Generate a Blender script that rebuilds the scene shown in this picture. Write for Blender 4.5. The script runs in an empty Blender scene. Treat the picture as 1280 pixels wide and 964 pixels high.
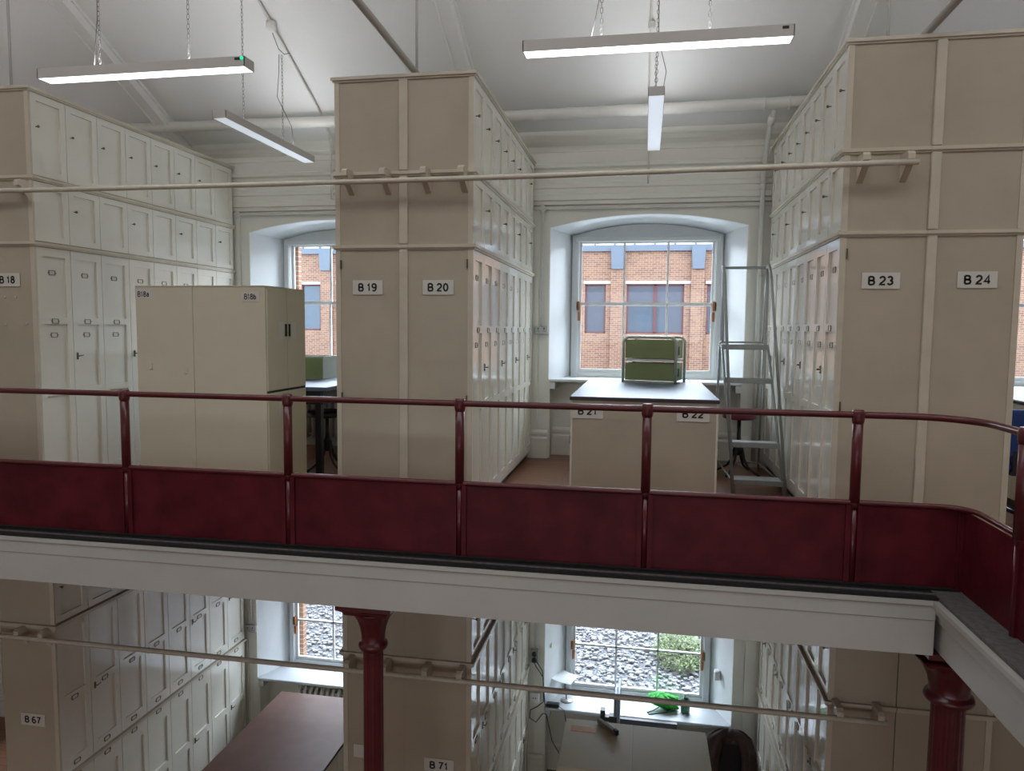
import bpy, bmesh, math, random
from mathutils import Vector, Matrix
random.seed(7)
S = bpy.context.scene
COL = S.collection

# ------------------------------------------------------------------ camera
cam = bpy.data.cameras.new('camera'); co = bpy.data.objects.new('camera', cam); COL.objects.link(co)
R_ = Vector((0.98373128, 0.17938591, 0.00966757)); U_ = Vector((-0.02351557, 0.07523167, 0.99688877)); F_ = Vector((-0.17810049, 0.980898, -0.0782261))
m = Matrix((R_, U_, -F_)).transposed().to_4x4(); m.translation = Vector((0, 0, 1.55)); co.matrix_world = m
cam.sensor_width = 36.0; cam.lens = 906.17 / 1280 * 36.0; cam.clip_start = 0.05; cam.clip_end = 200
S.camera = co
# ------------------------------------------------------------------ world, lights, exposure
W = bpy.data.worlds.new('sky'); S.world = W; W.use_nodes = True
bg = W.node_tree.nodes['Background']; bg.inputs[0].default_value = (0.80, 0.90, 1.0, 1); bg.inputs[1].default_value = 4.2
S.view_settings.view_transform = 'Standard'; S.view_settings.look = 'None'; S.view_settings.gamma = 1.0
S.view_settings.use_curve_mapping = False; S.view_settings.exposure = 0.13
S.cycles.max_bounces = 8; S.cycles.diffuse_bounces = 5; S.cycles.glossy_bounces = 3; S.cycles.transmission_bounces = 4
S.cycles.transparent_max_bounces = 8; S.cycles.sample_clamp_indirect = 4.0; S.cycles.use_denoising = True
S.cycles.caustics_reflective = False; S.cycles.caustics_refractive = False
def area(name, loc, rot, sx, sy, energy=0, color=(1, 1, 1), portal=False):
    l = bpy.data.lights.new(name, 'AREA'); l.shape = 'RECTANGLE'; l.size = sx; l.size_y = sy
    l.energy = energy; l.color = color
    if portal: l.cycles.is_portal = True
    o = bpy.data.objects.new(name, l); COL.objects.link(o); o.location = loc; o.rotation_euler = rot
    return o
PI = math.pi
BAY = 3.85; DROP = -4.08
for k in (-2, -1, 0, 1):
    for dz in (0, DROP):
        area('window_portal', (k * BAY, 9.42, 1.85 + dz), (-PI / 2, 0, 0), 1.9, 1.9, portal=True)
# added area lamps over the yard, strengthening sky light on the window wall
area('yard_sky_boost_upper', (-2.0, 14.0, 5.3), (math.radians(-64), 0, 0), 22.0, 3.2, 4200, (0.78, 0.89, 1.0))
area('yard_sky_boost_lower', (-2.0, 12.6, -.35), (math.radians(-62), 0, 0), 18.0, 1.9, 1150, (0.80, 0.90, 1.0))
# added fill panels for an assumed roof light and far windows, none built
area('atrium_fill', (-1.0, 1.2, 6.9), (0, 0, 0), 14.0, 2.6, 240, (0.97, 0.98, 1.0))
area('rear_fill', (-1.0, -8.3, 2.0), (PI / 2, 0, 0), 12.0, 1.8, 72, (0.93, 0.96, 1.0))
area('rear_fill_lower', (-1.0, -8.3, -2.0), (PI / 2, 0, 0), 12.0, 1.8, 150, (0.93, 0.96, 1.0))

# ------------------------------------------------------------------ helpers
def tag(o, label=None, cat=None, group=None, kind=None):
    if label: o['label'] = label
    if cat: o['category'] = cat
    if group: o['group'] = group
    if kind: o['kind'] = kind
    return o
class MB:
    def __init__(s): s.v = []; s.f = []; s.sm = []
    def add(s, vs, fs, smooth=False):
        n = len(s.v); s.v += [tuple(v) for v in vs]
        for f in fs: s.f.append(tuple(n + i for i in f)); s.sm.append(smooth)
        return s
    def box(s, x0, x1, y0, y1, z0, z1):
        if x0 > x1: x0, x1 = x1, x0
        if y0 > y1: y0, y1 = y1, y0
        if z0 > z1: z0, z1 = z1, z0
        return s.add([(x0,y0,z0),(x1,y0,z0),(x1,y1,z0),(x0,y1,z0),(x0,y0,z1),(x1,y0,z1),(x1,y1,z1),(x0,y1,z1)],
                     [(0,3,2,1),(4,5,6,7),(0,1,5,4),(1,2,6,5),(2,3,7,6),(3,0,4,7)])
    def bbox(s, x0, x1, y0, y1, z0, z1, b=0.006):
        # box with chamfered vertical edges and top/bottom rims
        if x0 > x1: x0, x1 = x1, x0
        if y0 > y1: y0, y1 = y1, y0
        if z0 > z1: z0, z1 = z1, z0
        b = min(b, (x1-x0)*.45, (y1-y0)*.45, (z1-z0)*.45)
        def ring(i, z):
            a0, a1, c0, c1 = x0+i, x1-i, y0+i, y1-i
            return [(a0+b,c0,z),(a1-b,c0,z),(a1,c0+b,z),(a1,c1-b,z),(a1-b,c1,z),(a0+b,c1,z),(a0,c1-b,z),(a0,c0+b,z)]
        rs = [ring(b,z0), ring(0,z0+b), ring(0,z1-b), ring(b,z1)]
        # inset rings keep the same topology
        vs = sum(rs, []); fs = [tuple(range(7,-1,-1)), tuple(range(24,32))]
        for k in range(3):
            for i in range(8):
                j = (i+1) % 8; fs.append((k*8+i, k*8+j, (k+1)*8+j, (k+1)*8+i))
        return s.add(vs, fs)
    def cyl(s, a, b, r, n=12, r2=None, cap=True):
        a = Vector(a); b = Vector(b); r2 = r if r2 is None else r2
        d = (b-a).normalized(); t = Vector((0,0,1)) if abs(d.z) < .9 else Vector((1,0,0))
        u = d.cross(t).normalized(); w = d.cross(u)
        vs = []
        for p, rr in ((a,r),(b,r2)):
            for i in range(n):
                q = 2*PI*i/n; vs.append(p + u*math.cos(q)*rr + w*math.sin(q)*rr)
        s.add(vs, [(i,(i+1)%n,n+(i+1)%n,n+i) for i in range(n)], True)
        if cap: s.add(vs, [tuple(range(n-1,-1,-1)), tuple(range(n,2*n))])
        return s
    def tube(s, pts, r, n=10, closed=False):
        pts = [Vector(p) for p in pts]; m = len(pts); vs = []; prev = None
        for k, p in enumerate(pts):
            if closed: d = (pts[(k+1)%m]-pts[k-1]).normalized()
            else: d = (pts[min(k+1,m-1)]-pts[max(k-1,0)]).normalized()
            if prev is None:
                t = Vector((0,0,1)) if abs(d.z) < .9 else Vector((1,0,0)); u = d.cross(t).normalized()
            else: u = (prev - d*prev.dot(d)).normalized()
            prev = u; w = d.cross(u)
            rr = r[k] if isinstance(r, (list,tuple)) else r
            for i in range(n):
                q = 2*PI*i/n; vs.append(p+u*math.cos(q)*rr+w*math.sin(q)*rr)
        fs = []
        for k in range(m if closed else m-1):
            k2 = (k+1) % m
            for i in range(n): fs.append((k*n+i, k*n+(i+1)%n, k2*n+(i+1)%n, k2*n+i))
        s.add(vs, fs, True)
        if not closed: s.add(vs, [tuple(range(n-1,-1,-1)), tuple(range((m-1)*n, m*n))])
        return s
    def lathe(s, c, prof, n=24, flute=0, fl=0.0, frange=None, smooth=True):
        # prof: list of (r, z) relative to c
        vs = []
        for (r, z) in prof:
            for i in range(n):
                q = 2*PI*i/n; rr = r
                if flute and frange and frange[0] <= z <= frange[1]: rr = r*(1-fl*(0.5-0.5*math.cos(q*flute)))
                vs.append((c[0]+rr*math.cos(q), c[1]+rr*math.sin(q), c[2]+z))
        fs = []
        for k in range(len(prof)-1):
            for i in range(n): fs.append((k*n+i, k*n+(i+1)%n, (k+1)*n+(i+1)%n, (k+1)*n+i))
        s.add(vs, fs, smooth)
        s.add(vs, [tuple(range(n-1,-1,-1)), tuple(range((len(prof)-1)*n, len(prof)*n))])
        return s
    def prism(s, poly, axis, a0, a1):
        # poly: 2D points; axis 'x' -> (y,z) pairs, 'y' -> (x,z), 'z' -> (x,y)
        def P(p, a): return {'x':(a,p[0],p[1]), 'y':(p[0],a,p[1]), 'z':(p[0],p[1],a)}[axis]
        n = len(poly); vs = [P(p,a0) for p in poly]+[P(p,a1) for p in poly]
        fs = [(i,(i+1)%n,n+(i+1)%n,n+i) for i in range(n)]+[tuple(range(n-1,-1,-1)), tuple(range(n,2*n))]
        return s.add(vs, fs)
    def grid(s, fn, nu, nv, smooth=True):
        vs = [fn(i/nu, j/nv) for j in range(nv+1) for i in range(nu+1)]
        fs = [(j*(nu+1)+i, j*(nu+1)+i+1, (j+1)*(nu+1)+i+1, (j+1)*(nu+1)+i) for j in range(nv) for i in range(nu)]
        return s.add(vs, fs, smooth)
    def mesh(s, name, mat, fix=True):
        me = bpy.data.meshes.new(name); me.from_pydata(s.v, [], s.f)
        me.polygons.foreach_set('use_smooth', s.sm)
        if fix:
            bm = bmesh.new(); bm.from_mesh(me); bmesh.ops.remove_doubles(bm, verts=bm.verts, dist=1e-5)
            bmesh.ops.recalc_face_normals(bm, faces=bm.faces); bm.to_mesh(me); bm.free()
        if mat: me.materials.append(mat)
        me.update(); return me
    def build(s, name, mat, parent=None, loc=None, fix=True):
        o = bpy.data.objects.new(name, s.mesh(name, mat, fix)); COL.objects.link(o)
        if parent: o.parent = parent; o.matrix_parent_inverse = parent.matrix_world.inverted()
        if loc is not None: o.location = loc
        return o
def empty(name, loc, label, cat, group=None):
    o = bpy.data.objects.new(name, None); COL.objects.link(o); o.location = loc; o.empty_display_size = .1
    o.matrix_world = Matrix.Translation(loc)
    return tag(o, label, cat, group)
def put(name, me, parent, loc=(0,0,0), rot=None, scale=None):
    # a part given in world coordinates of its own origin, parented with identity offset of the parent
    o = bpy.data.objects.new(name, me); COL.objects.link(o)
    o.parent = parent
    if parent is not None: o.matrix_parent_inverse = WM[parent.name].inverted() if parent.name in WM else Matrix.Translation(parent.location).inverted()
    o.location = loc
    if rot: o.rotation_euler = rot
    if scale: o.scale = scale
    return o
WM = {}
def struct(name, mb, mat, parent=None):
    o = mb.build(name, mat, parent)
    if not parent: o['kind'] = 'structure'
    return o
def arc(c, r, a0, a1, n, plane='xz', y=0):
    out = []
    for i in range(n+1):
        q = a0+(a1-a0)*i/n; out.append((c[0]+r*math.cos(q), c[1]+r*math.sin(q)))
    return out

# ------------------------------------------------------------------ materials
def mat(name, col, rough=.5, metal=0.0, var=0.0, vscale=4.0, bump=0.0, bscale=40.0, coat=0.0, emis=None, estr=0, spec=None, col2=None, dirt=None):
    M = bpy.data.materials.new(name); M.use_nodes = True; nt = M.node_tree; b = nt.nodes['Principled BSDF']
    b.inputs['Base Color'].default_value = (*col, 1); b.inputs['Roughness'].default_value = rough; b.inputs['Metallic'].default_value = metal
    if coat: b.inputs['Coat Weight'].default_value = coat; b.inputs['Coat Roughness'].default_value = .08
    if spec is not None: b.inputs['Specular IOR Level'].default_value = spec
    if emis: b.inputs['Emission Color'].default_value = (*emis, 1); b.inputs['Emission Strength'].default_value = estr
    tc = nt.nodes.new('ShaderNodeTexCoord'); geo = nt.nodes.new('ShaderNodeNewGeometry')
    if var:
        n = nt.nodes.new('ShaderNodeTexNoise'); n.inputs['Scale'].default_value = vscale; n.inputs['Detail'].default_value = 6
        r = nt.nodes.new('ShaderNodeValToRGB')
        lo = tuple(c*(1-var) for c in col) if col2 is None else col2
        r.color_ramp.elements[0].position = .3; r.color_ramp.elements[1].position = .7
        r.color_ramp.elements[0].color = (*lo, 1); r.color_ramp.elements[1].color = (*[min(1,c*(1+var*.4)) for c in col], 1)
        nt.links.new(geo.outputs['Position'], n.inputs['Vector']); nt.links.new(n.outputs['Fac'], r.inputs['Fac']); nt.links.new(r.outputs['Color'], b.inputs['Base Color'])
    if bump:
        n2 = nt.nodes.new('ShaderNodeTexNoise'); n2.inputs['Scale'].default_value = bscale; n2.inputs['Detail'].default_value = 3
        bp = nt.nodes.new('ShaderNodeBump'); bp.inputs['Strength'].default_value = bump; bp.inputs['Distance'].default_value = .01
        nt.links.new(geo.outputs['Position'], n2.inputs['Vector']); nt.links.new(n2.outputs['Fac'], bp.inputs['Height']); nt.links.new(bp.outputs['Normal'], b.inputs['Normal'])
    return M
M = {}
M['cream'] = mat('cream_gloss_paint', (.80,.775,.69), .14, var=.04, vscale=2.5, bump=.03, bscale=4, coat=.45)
M['cream_shaded'] = mat('cream_paint_shaded', (.475,.42,.325), .3, var=.08, vscale=3, bump=.05, bscale=6)  # same cream paint as the doors, darkened for weaker light on the ends
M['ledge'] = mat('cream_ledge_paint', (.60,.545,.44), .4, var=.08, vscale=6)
M['wall'] = mat('wall_paint', (.78,.775,.71), .55, var=.04, vscale=2, bump=.1, bscale=12)
M['reveal'] = mat('white_reveal_paint', (.70,.72,.73), .4, var=.02)
M['ceil'] = mat('ceiling_paint', (.78,.78,.77), .7, var=.03, vscale=1.2, bump=.08, bscale=6)
M['fascia'] = mat('fascia_paint', (.49,.48,.445), .45, var=.06, vscale=2.5, bump=.08, bscale=9)
M['red'] = mat('dark_red_paint', (.105,.013,.018), .28, var=.25, vscale=9, bump=.1, bscale=40, coat=.15)
M['redpanel'] = mat('dark_red_panel_paint', (.095,.011,.017), .4, spec=.12, var=.35, vscale=5, bump=.12, bscale=18)
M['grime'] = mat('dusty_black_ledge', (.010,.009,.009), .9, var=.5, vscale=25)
M['greyledge'] = mat('grey_ledge', (.13,.125,.12), .8, var=.35, vscale=30)
M['white'] = mat('white_paint', (.70,.71,.70), .35)
M['card'] = mat('white_card', (.66,.65,.60), .5)
M['ink'] = mat('black_ink', (.012,.012,.012), .6)
M['steel'] = mat('steel_ladder', (.33,.345,.34), .4, metal=.3, var=.1, vscale=20)
M['iron'] = mat('black_iron', (.015,.015,.016), .4)
M['chrome'] = mat('worn_brass_latch', (.16,.14,.11), .4, metal=.7)
M['brass'] = mat('brass_frame', (.20,.17,.11), .45, metal=.6)
M['pipe'] = mat('cream_pipe', (.62,.58,.48), .25, coat=.3, var=.12, vscale=15)
M['pipewhite'] = mat('white_pipe', (.66,.65,.61), .4, var=.05)
M['steelcab'] = mat('beige_steel', (.65,.615,.48), .5, var=.03, spec=.3)
M['benchtop'] = mat('dark_bench_top', (.13,.16,.23), .36, var=.1)
M['browntop'] = mat('brown_bench_top', (.17,.085,.065), .5, var=.12, vscale=6, spec=.3)
M['green'] = mat('green_steel', (.21,.25,.10), .42, var=.08)
M['greygreen'] = mat('grey_green_steel', (.40,.42,.33), .4)
M['blackplastic'] = mat('black_plastic', (.012,.012,.014), .4)
M['darkred'] = mat('dark_red_vinyl', (.13,.012,.025), .45)
M['blue'] = mat('navy_fabric', (.02,.05,.22), .8)
M['silver'] = mat('silver_plastic', (.22,.26,.33), .35, metal=.2)
M['greybox'] = mat('galvanised_box', (.42,.42,.40), .4, metal=.5)
M['wire'] = mat('galvanised_wire', (.13,.13,.125), .5, metal=.4)
M['lamp_body'] = mat('lamp_housing', (.55,.53,.50), .45)
M['diff_on'] = mat('lit_diffuser', (.9,.9,.9), .5, emis=(.92,.95,1.0), estr=2.6)
M['diff_dim'] = mat('dim_diffuser', (.85,.87,.9), .4, emis=(.80,.88,1.0), estr=.42)
M['up_fill'] = mat('added_up_glow', (.85,.87,.9), .4, emis=(.96,.98,1.0), estr=30)  # added upward glow, brightens the ceiling
M['rod'] = mat('grey_rod', (.40,.39,.37), .5)
M['edge'] = mat('dark_edge', (.035,.015,.018), .4)
M['sill'] = mat('sill_paint', (.46,.48,.50), .4)
M['up_fill_dim'] = mat('added_up_glow_dim', (.85,.87,.9), .4, emis=(.96,.98,1.0), estr=10)  # weaker version of the added upward glow
M['led'] = mat('green_led', (.0,.3,.12), .4, emis=(.0,.9,.4), estr=1.2)
M['tape'] = mat('orange_tape', (.62,.26,.06), .5, var=.1, vscale=20)
M['wood'] = mat('worn_wood', (.17,.14,.12), .6, var=.3, vscale=30)
M['jacket'] = mat('brown_cloth', (.045,.022,.018), .85, var=.4, vscale=12, bump=.4, bscale=60)
M['limecloth'] = mat('green_cloth', (.03,.42,.04), .7, var=.3, vscale=20, bump=.5, bscale=50)
M['paper'] = mat('white_paper', (.82,.85,.85), .6)
M['sticky'] = mat('lime_sticky', (.45,.7,.15), .6)
M['bottle'] = mat('green_bottle', (.05,.16,.10), .15)
M['cap'] = mat('pale_cap', (.5,.62,.58), .4)
M['brown'] = mat('brown_fastener', (.35,.13,.04), .5)
M['grass'] = mat('grass_blades', (.13,.26,.04), .8, var=.5, vscale=8)
M['leaf'] = mat('shrub_leaves', (.12,.17,.055), .6, var=.6, vscale=18)
M['metalgrey'] = mat('lead_grey', (.15,.19,.25), .5)
M['stone'] = mat('pale_stone', (.55,.52,.50), .8)
M['redframe'] = mat('dark_red_window_frame', (.13,.03,.04), .5)
M['dirtpipe'] = mat('dark_plinth', (.05,.045,.035), .6, var=.4, vscale=20)
def glass_mat():
    Mm = bpy.data.materials.new('window_glass'); Mm.use_nodes = True; nt = Mm.node_tree; nt.nodes.clear()
    o = nt.nodes.new('ShaderNodeOutputMaterial'); mx = nt.nodes.new('ShaderNodeMixShader'); t = nt.nodes.new('ShaderNodeBsdfTransparent'); g = nt.nodes.new('ShaderNodeBsdfGlossy')
    g.inputs['Roughness'].default_value = .02; mx.inputs[0].default_value = .035
    t.inputs['Color'].default_value = (.97,.985,1,1)
    nt.links.new(t.outputs[0], mx.inputs[1]); nt.links.new(g.outputs[0], mx.inputs[2]); nt.links.new(mx.outputs[0], o.inputs[0])
    return Mm
M['glass'] = glass_mat()
def skyglass():
    return mat('office_window_glass', (.06,.10,.15), .06, spec=.8)
M['officeglass'] = skyglass()
def brick_mat():
    Mm = bpy.data.materials.new('brick'); Mm.use_nodes = True; nt = Mm.node_tree; b = nt.nodes['Principled BSDF']; b.inputs['Roughness'].default_value = .85
    g = nt.nodes.new('ShaderNodeNewGeometry'); sp = nt.nodes.new('ShaderNodeSeparateXYZ'); cb = nt.nodes.new('ShaderNodeCombineXYZ')
    br = nt.nodes.new('ShaderNodeTexBrick'); br.inputs['Scale'].default_value = 1.0
    br.inputs['Brick Width'].default_value = .18; br.inputs['Row Height'].default_value = .066; br.inputs['Mortar Size'].default_value = .007
    br.inputs['Color1'].default_value = (.27,.14,.078,1); br.inputs['Color2'].default_value = (.17,.078,.052,1); br.inputs['Mortar'].default_value = (.29,.255,.225,1)
    nt.links.new(g.outputs['Position'], sp.inputs[0]); nt.links.new(sp.outputs['X'], cb.inputs['X']); nt.links.new(sp.outputs['Z'], cb.inputs['Y'])
    nt.links.new(cb.outputs[0], br.inputs['Vector'])
    n = nt.nodes.new('ShaderNodeTexNoise'); n.inputs['Scale'].default_value = .9; n.inputs['Detail'].default_value = 5
    nt.links.new(g.outputs['Position'], n.inputs['Vector'])
    mx = nt.nodes.new('ShaderNodeMix'); mx.data_type = 'RGBA'; mx.blend_type = 'MULTIPLY'; mx.inputs['Factor'].default_value = .5
    nt.links.new(br.outputs['Color'], mx.inputs['A']); nt.links.new(n.outputs['Color'], mx.inputs['B'])
    hs = nt.nodes.new('ShaderNodeHueSaturation'); hs.inputs['Value'].default_value = 1.35; hs.inputs['Saturation'].default_value = 1.0
    nt.links.new(br.outputs['Color'], hs.inputs['Color']); nt.links.new(hs.outputs[0], b.inputs['Base Color'])
    return Mm
M['brick'] = brick_mat()
def gravel_mat():
    Mm = bpy.data.materials.new('gravel'); Mm.use_nodes = True; nt = Mm.node_tree; b = nt.nodes['Principled BSDF']; b.inputs['Roughness'].default_value = .9
    g = nt.nodes.new('ShaderNodeNewGeometry'); v = nt.nodes.new('ShaderNodeTexVoronoi'); v.inputs['Scale'].default_value = 26
    r = nt.nodes.new('ShaderNodeValToRGB'); e = r.color_ramp.elements
    e[0].position = 0; e[0].color = (.20,.205,.22,1); e[1].position = .75; e[1].color = (.03,.03,.035,1)
    nt.links.new(g.outputs['Position'], v.inputs['Vector']); nt.links.new(v.outputs['Distance'], r.inputs['Fac']); nt.links.new(r.outputs[0], b.inputs['Base Color'])
    return Mm
M['gravel'] = gravel_mat()
M['pebble'] = mat('pebbles', (.20,.205,.22), .85, var=.45, vscale=14)
def floor_mat():
    Mm = bpy.data.materials.new('red_brown_floor'); Mm.use_nodes = True; nt = Mm.node_tree; b = nt.nodes['Principled BSDF']; b.inputs['Roughness'].default_value = .33
    g = nt.nodes.new('ShaderNodeNewGeometry'); br = nt.nodes.new('ShaderNodeTexBrick'); br.inputs['Brick Width'].default_value = 1.6; br.inputs['Row Height'].default_value = .14
    br.inputs['Scale'].default_value = 1; br.inputs['Mortar Size'].default_value = .003
    br.inputs['Color1'].default_value = (.30,.135,.075,1); br.inputs['Color2'].default_value = (.24,.105,.06,1); br.inputs['Mortar'].default_value = (.07,.035,.02,1)
    n = nt.nodes.new('ShaderNodeTexNoise'); n.inputs['Scale'].default_value = 3
    nt.links.new(g.outputs['Position'], br.inputs['Vector']); nt.links.new(br.outputs['Color'], b.inputs['Base Color'])
    return Mm
M['floor'] = floor_mat()

# ------------------------------------------------------------------ room shell
WY = 8.6          # inner face of the window wall
X0, X1 = -9.7, 5.85
def roofz(y): return 3.80 + 0.5 * (8.6 - y)
fl = MB().box(X0, X1, 4.72, 9.0, -.24, 0); struct('floor', fl, M['floor'])
struct('floor', MB().box(X0, X1, -8.6, 9.0, -4.3, -4.08), M['floor'])
struct('floor', MB().box(1.92, 3.3, -.2, 4.72, -.24, 0), M['floor'])      # side gallery
struct('floor', MB().box(X0, X1, -8.6, -.15, -.24, 0), M['floor'])         # gallery the camera stands on

SILL = .955
def opening(xc, dz, xo, zs, rise, zb, n=14):
    # arch outline from bottom-left up and over to bottom-right, as (x,z)
    pts = [(xc-xo, zb+dz), (xc-xo, zs+dz)]
    rad = (xo*xo+rise*rise)/(2*rise)
    a = math.asin(xo/rad)
    for i in range(1, n): q = -a+2*a*i/n; pts.append((xc+rad*math.sin(q), zs+dz+rise-rad+rad*math.cos(q)))
    pts += [(xc+xo, zs+dz), (xc+xo, zb+dz)]
    return pts
def wall_bays():
    mb = MB()
    bounds = {k: (k*BAY-BAY/2, k*BAY+BAY/2) for k in (-2,-1,0,1)}
    for dz, ztop, zf in ((0, 4.1, 0.0), (DROP, -.05, -4.08)):
        for k in (-2,-1,0,1):
            xa, xb = bounds[k]; xc = k*BAY
            o = opening(xc, dz, 1.115, 2.735, .14, 0.0); i_ = opening(xc, dz, .885, 2.70, .135, 0.0)
            y = WY
            mb.add([(xa,y,zf),(o[0][0],y,zf),(o[0][0],y,ztop),(xa,y,ztop)], [(0,1,2,3)])
            mb.add([(o[-1][0],y,zf),(xb,y,zf),(xb,y,ztop),(o[-1][0],y,ztop)], [(0,1,2,3)])
            for a, b in zip(o[1:-1], o[2:-1]):
                mb.add([(a[0],y,a[1]),(b[0],y,b[1]),(b[0],y,ztop),(a[0],y,ztop)], [(0,1,2,3)])
    return mb
struct('wall_back', wall_bays(), M['wall'])
struct('wall_back_outer', MB(), M['wall']) if False else None
# reveals, recess walls, sills, architraves, outer wall skin
def reveals():
    mb = MB()
    for dz in (0, DROP):
        for k in (-2,-1,0,1):
            xc = k*BAY
            o = opening(xc, dz, 1.115, 2.735, .14, SILL-.03); i_ = opening(xc, dz, .885, 2.70, .135, SILL-.03)
            vs = [(p[0], WY, p[1]) for p in o]+[(p[0], 9.16, p[1]) for p in i_]; n = len(o)
            mb.add(vs, [(j, j+1, n+j+1, n+j) for j in range(n-1)])
    return mb
struct('trim_1', reveals(), M['reveal'])
def recess():
    mb = MB()
    for dz in (0, DROP):
        for k in (-2,-1,0,1):
            xc = k*BAY; zf = 0 if dz == 0 else DROP
            mb.box(xc-1.1, xc+1.1, 8.86, 9.3, zf, SILL+dz-.03)
            mb.box(xc-1.20, xc-1.10, 8.61, 9.3, zf, SILL+dz-.03); mb.box(xc+1.10, xc+1.20, 8.61, 9.3, zf, SILL+dz-.03)
            # outer leaf around the opening
            mb.box(xc-BAY/2, xc-1.2, 8.7, 9.35, zf, dz+4.05); mb.box(xc+1.2, xc+BAY/2, 8.7, 9.35, zf, dz+4.05)
            mb.box(xc-1.2, xc+1.2, 8.95, 9.35, dz+2.90, dz+4.05)
            mb.box(xc-1.2, xc-.9, 9.2, 9.35, SILL+dz, dz+2.95); mb.box(xc+.9, xc+1.2, 9.2, 9.35, SILL+dz, dz+2.95)
    return mb
struct('wall_back_recess', recess(), M['wall'])
def brickskin():
    mb = MB()
    for k in (-2,-1,0,1):
        xc = k*BAY
        mb.box(xc-BAY/2, xc-.84, 9.35, 9.44, GZ, 4.2); mb.box(xc+.84, xc+BAY/2, 9.35, 9.44, GZ, 4.2)
        for a, b in ((GZ, .74+DROP), (2.72+DROP, .74), (2.72, 4.2)):
            if b > a: mb.box(xc-.84, xc+.84, 9.35, 9.44, a, b)
    return mb
GZ = -3.32
struct('wall_back_brick', brickskin(), M['brick'])
def architrave():
    mb = MB()
    for dz in (0, DROP):
        for k in (-2,-1,0,1):
            xc = k*BAY
            a = opening(xc, dz, 1.118, 2.737, .14, SILL); b = opening(xc, dz, 1.155, 2.76, .145, SILL); n = len(a)
            vs = [(p[0], WY-.016, p[1]) for p in a]+[(p[0], WY-.016, p[1]) for p in b]+[(p[0], WY+.002, p[1]) for p in a]+[(p[0], WY+.002, p[1]) for p in b]
            fs = []
            for j in range(n-1):
                fs += [(j,j+1,n+j+1,n+j), (j,j+1,2*n+j+1,2*n+j), (n+j,n+j+1,3*n+j+1,3*n+j)]
            mb.add(vs, fs)
            # shallow pier steps either side of the bay opening
            zf = 0 if dz == 0 else DROP
            for s in (-1, 1):
                mb.box(xc+s*1.245, xc+s*1.42, WY-.03, WY+.01, zf, dz+2.95)
    return mb
struct('trim_2', architrave(), M['wall'])
def skirting():
    mb = MB()
    for k in (-2,-1,0,1):
        for zf in (0, DROP):
            xc = k*BAY
            prof = lambda y: [(y, zf), (y-.028, zf), (y-.028, zf+.24), (y-.018, zf+.255), (y-.018, zf+.275), (y-.028, zf+.285), (y-.028, zf+.315), (y-.012, zf+.335), (y, zf+.345)]
            for s in (-1, 1):
                mb.prism(prof(WY-.03), 'x', xc+s*1.12, xc+s*1.42)
            mb.prism(prof(8.86), 'x', xc-1.1, xc+1.1)
    return mb
struct('baseboard_back', skirting(), M['wall'])
# moulded cornice bands above the windows
cp = [(8.6,3.83),(8.53,3.83),(8.53,3.76),(8.50,3.75),(8.50,3.70),(8.53,3.67),(8.545,3.66),(8.545,3.60),(8.555,3.59),(8.555,3.47),(8.535,3.455),(8.535,3.42),(8.57,3.40),(8.57,3.25),(8.55,3.235),(8.55,3.19),(8.565,3.18),(8.565,3.12),(8.545,3.11),(8.545,3.05),(8.57,3.04),(8.57,3.0),(8.6,2.99)]
struct('trim_3', MB().prism(cp, 'x', X0, X1), M['wall'])
# sloping ceiling both sides of the atrium fill panel and side walls
def slab(p0, p1, x0, x1, t):
    (y0,z0),(y1,z1) = p0, p1
    return MB().prism([(y0,z0),(y1,z1),(y1,z1+t),(y0,z0+t)], 'x', x0, x1)
rf = slab((9.3,roofz(9.3)),(2.6,roofz(2.6)),X0-.2,X1+.2,.15)
struct('ceiling', rf, M['ceil'])
struct('ceiling', slab((2.6,roofz(2.6)+.02),(-.4,roofz(2.6)+.9),X0-.2,X1+.2,.15), M['ceil'])
struct('ceiling', slab((-.4,roofz(2.6)+.9),(-8.8,3.8),X0-.2,X1+.2,.15), M['ceil'])
struct('wall_left', MB().box(X0-.2, X0, -8.8, 9.3, -4.3, 8), M['wall'])
struct('wall_right', MB().box(X1, X1+.2, -8.8, 9.3, -4.3, 8), M['wall'])
struct('wall_front', MB().box(X0-.2, X1+.2, -8.8, -8.6, -4.3, 8), M['wall'])
# rafters under the slope, three pairs of moulded ribs
for n, xr in enumerate((-5.805, -1.94, 1.88)):
    mb = MB()
    def rib(xa, xb, d):
        mb.prism([(8.6,roofz(8.6)-d),(2.7,roofz(2.7)-d),(2.7,roofz(2.7)+.02),(8.6,roofz(8.6)+.02)], 'x', xa, xb)
    rib(xr-.11, xr+.11, .03); rib(xr-.075, xr+.075, .11); rib(xr-.085, xr-.06, .13); rib(xr+.06, xr+.085, .13)
    tag(struct('trim_%d' % (4+n), mb, M['ceil']))

# gallery edge: fascia beam with mouldings, then the underside
def fascia(axis, a0, a1, e, s):
    # e: coordinate of the front edge; s=+1 body lies towards +
    pr = [(0,-.02),(0,-.045),(.010,-.055),(.010,-.135),(.016,-.14),(.016,-.352),(.30,-.352),(.30,-.02)]
    pts = [(e+s*p, z) for p, z in pr]
    return MB().prism(pts, axis, a0, a1)
fb = fascia('x', X0, 1.72, 4.509, 1)
struct('trim_7', fb, M['fascia'])
fs_ = MB().prism([(1.70,-.022),(1.70,-.05),(1.715,-.062),(1.722,-.10),(1.740,-.115),(1.744,-.155),(1.765,-.165),(1.765,-.352),(2.05,-.352),(2.05,-.022)], 'y', -.2, 4.80)
struct('trim_8', fs_, M['fascia'])
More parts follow.
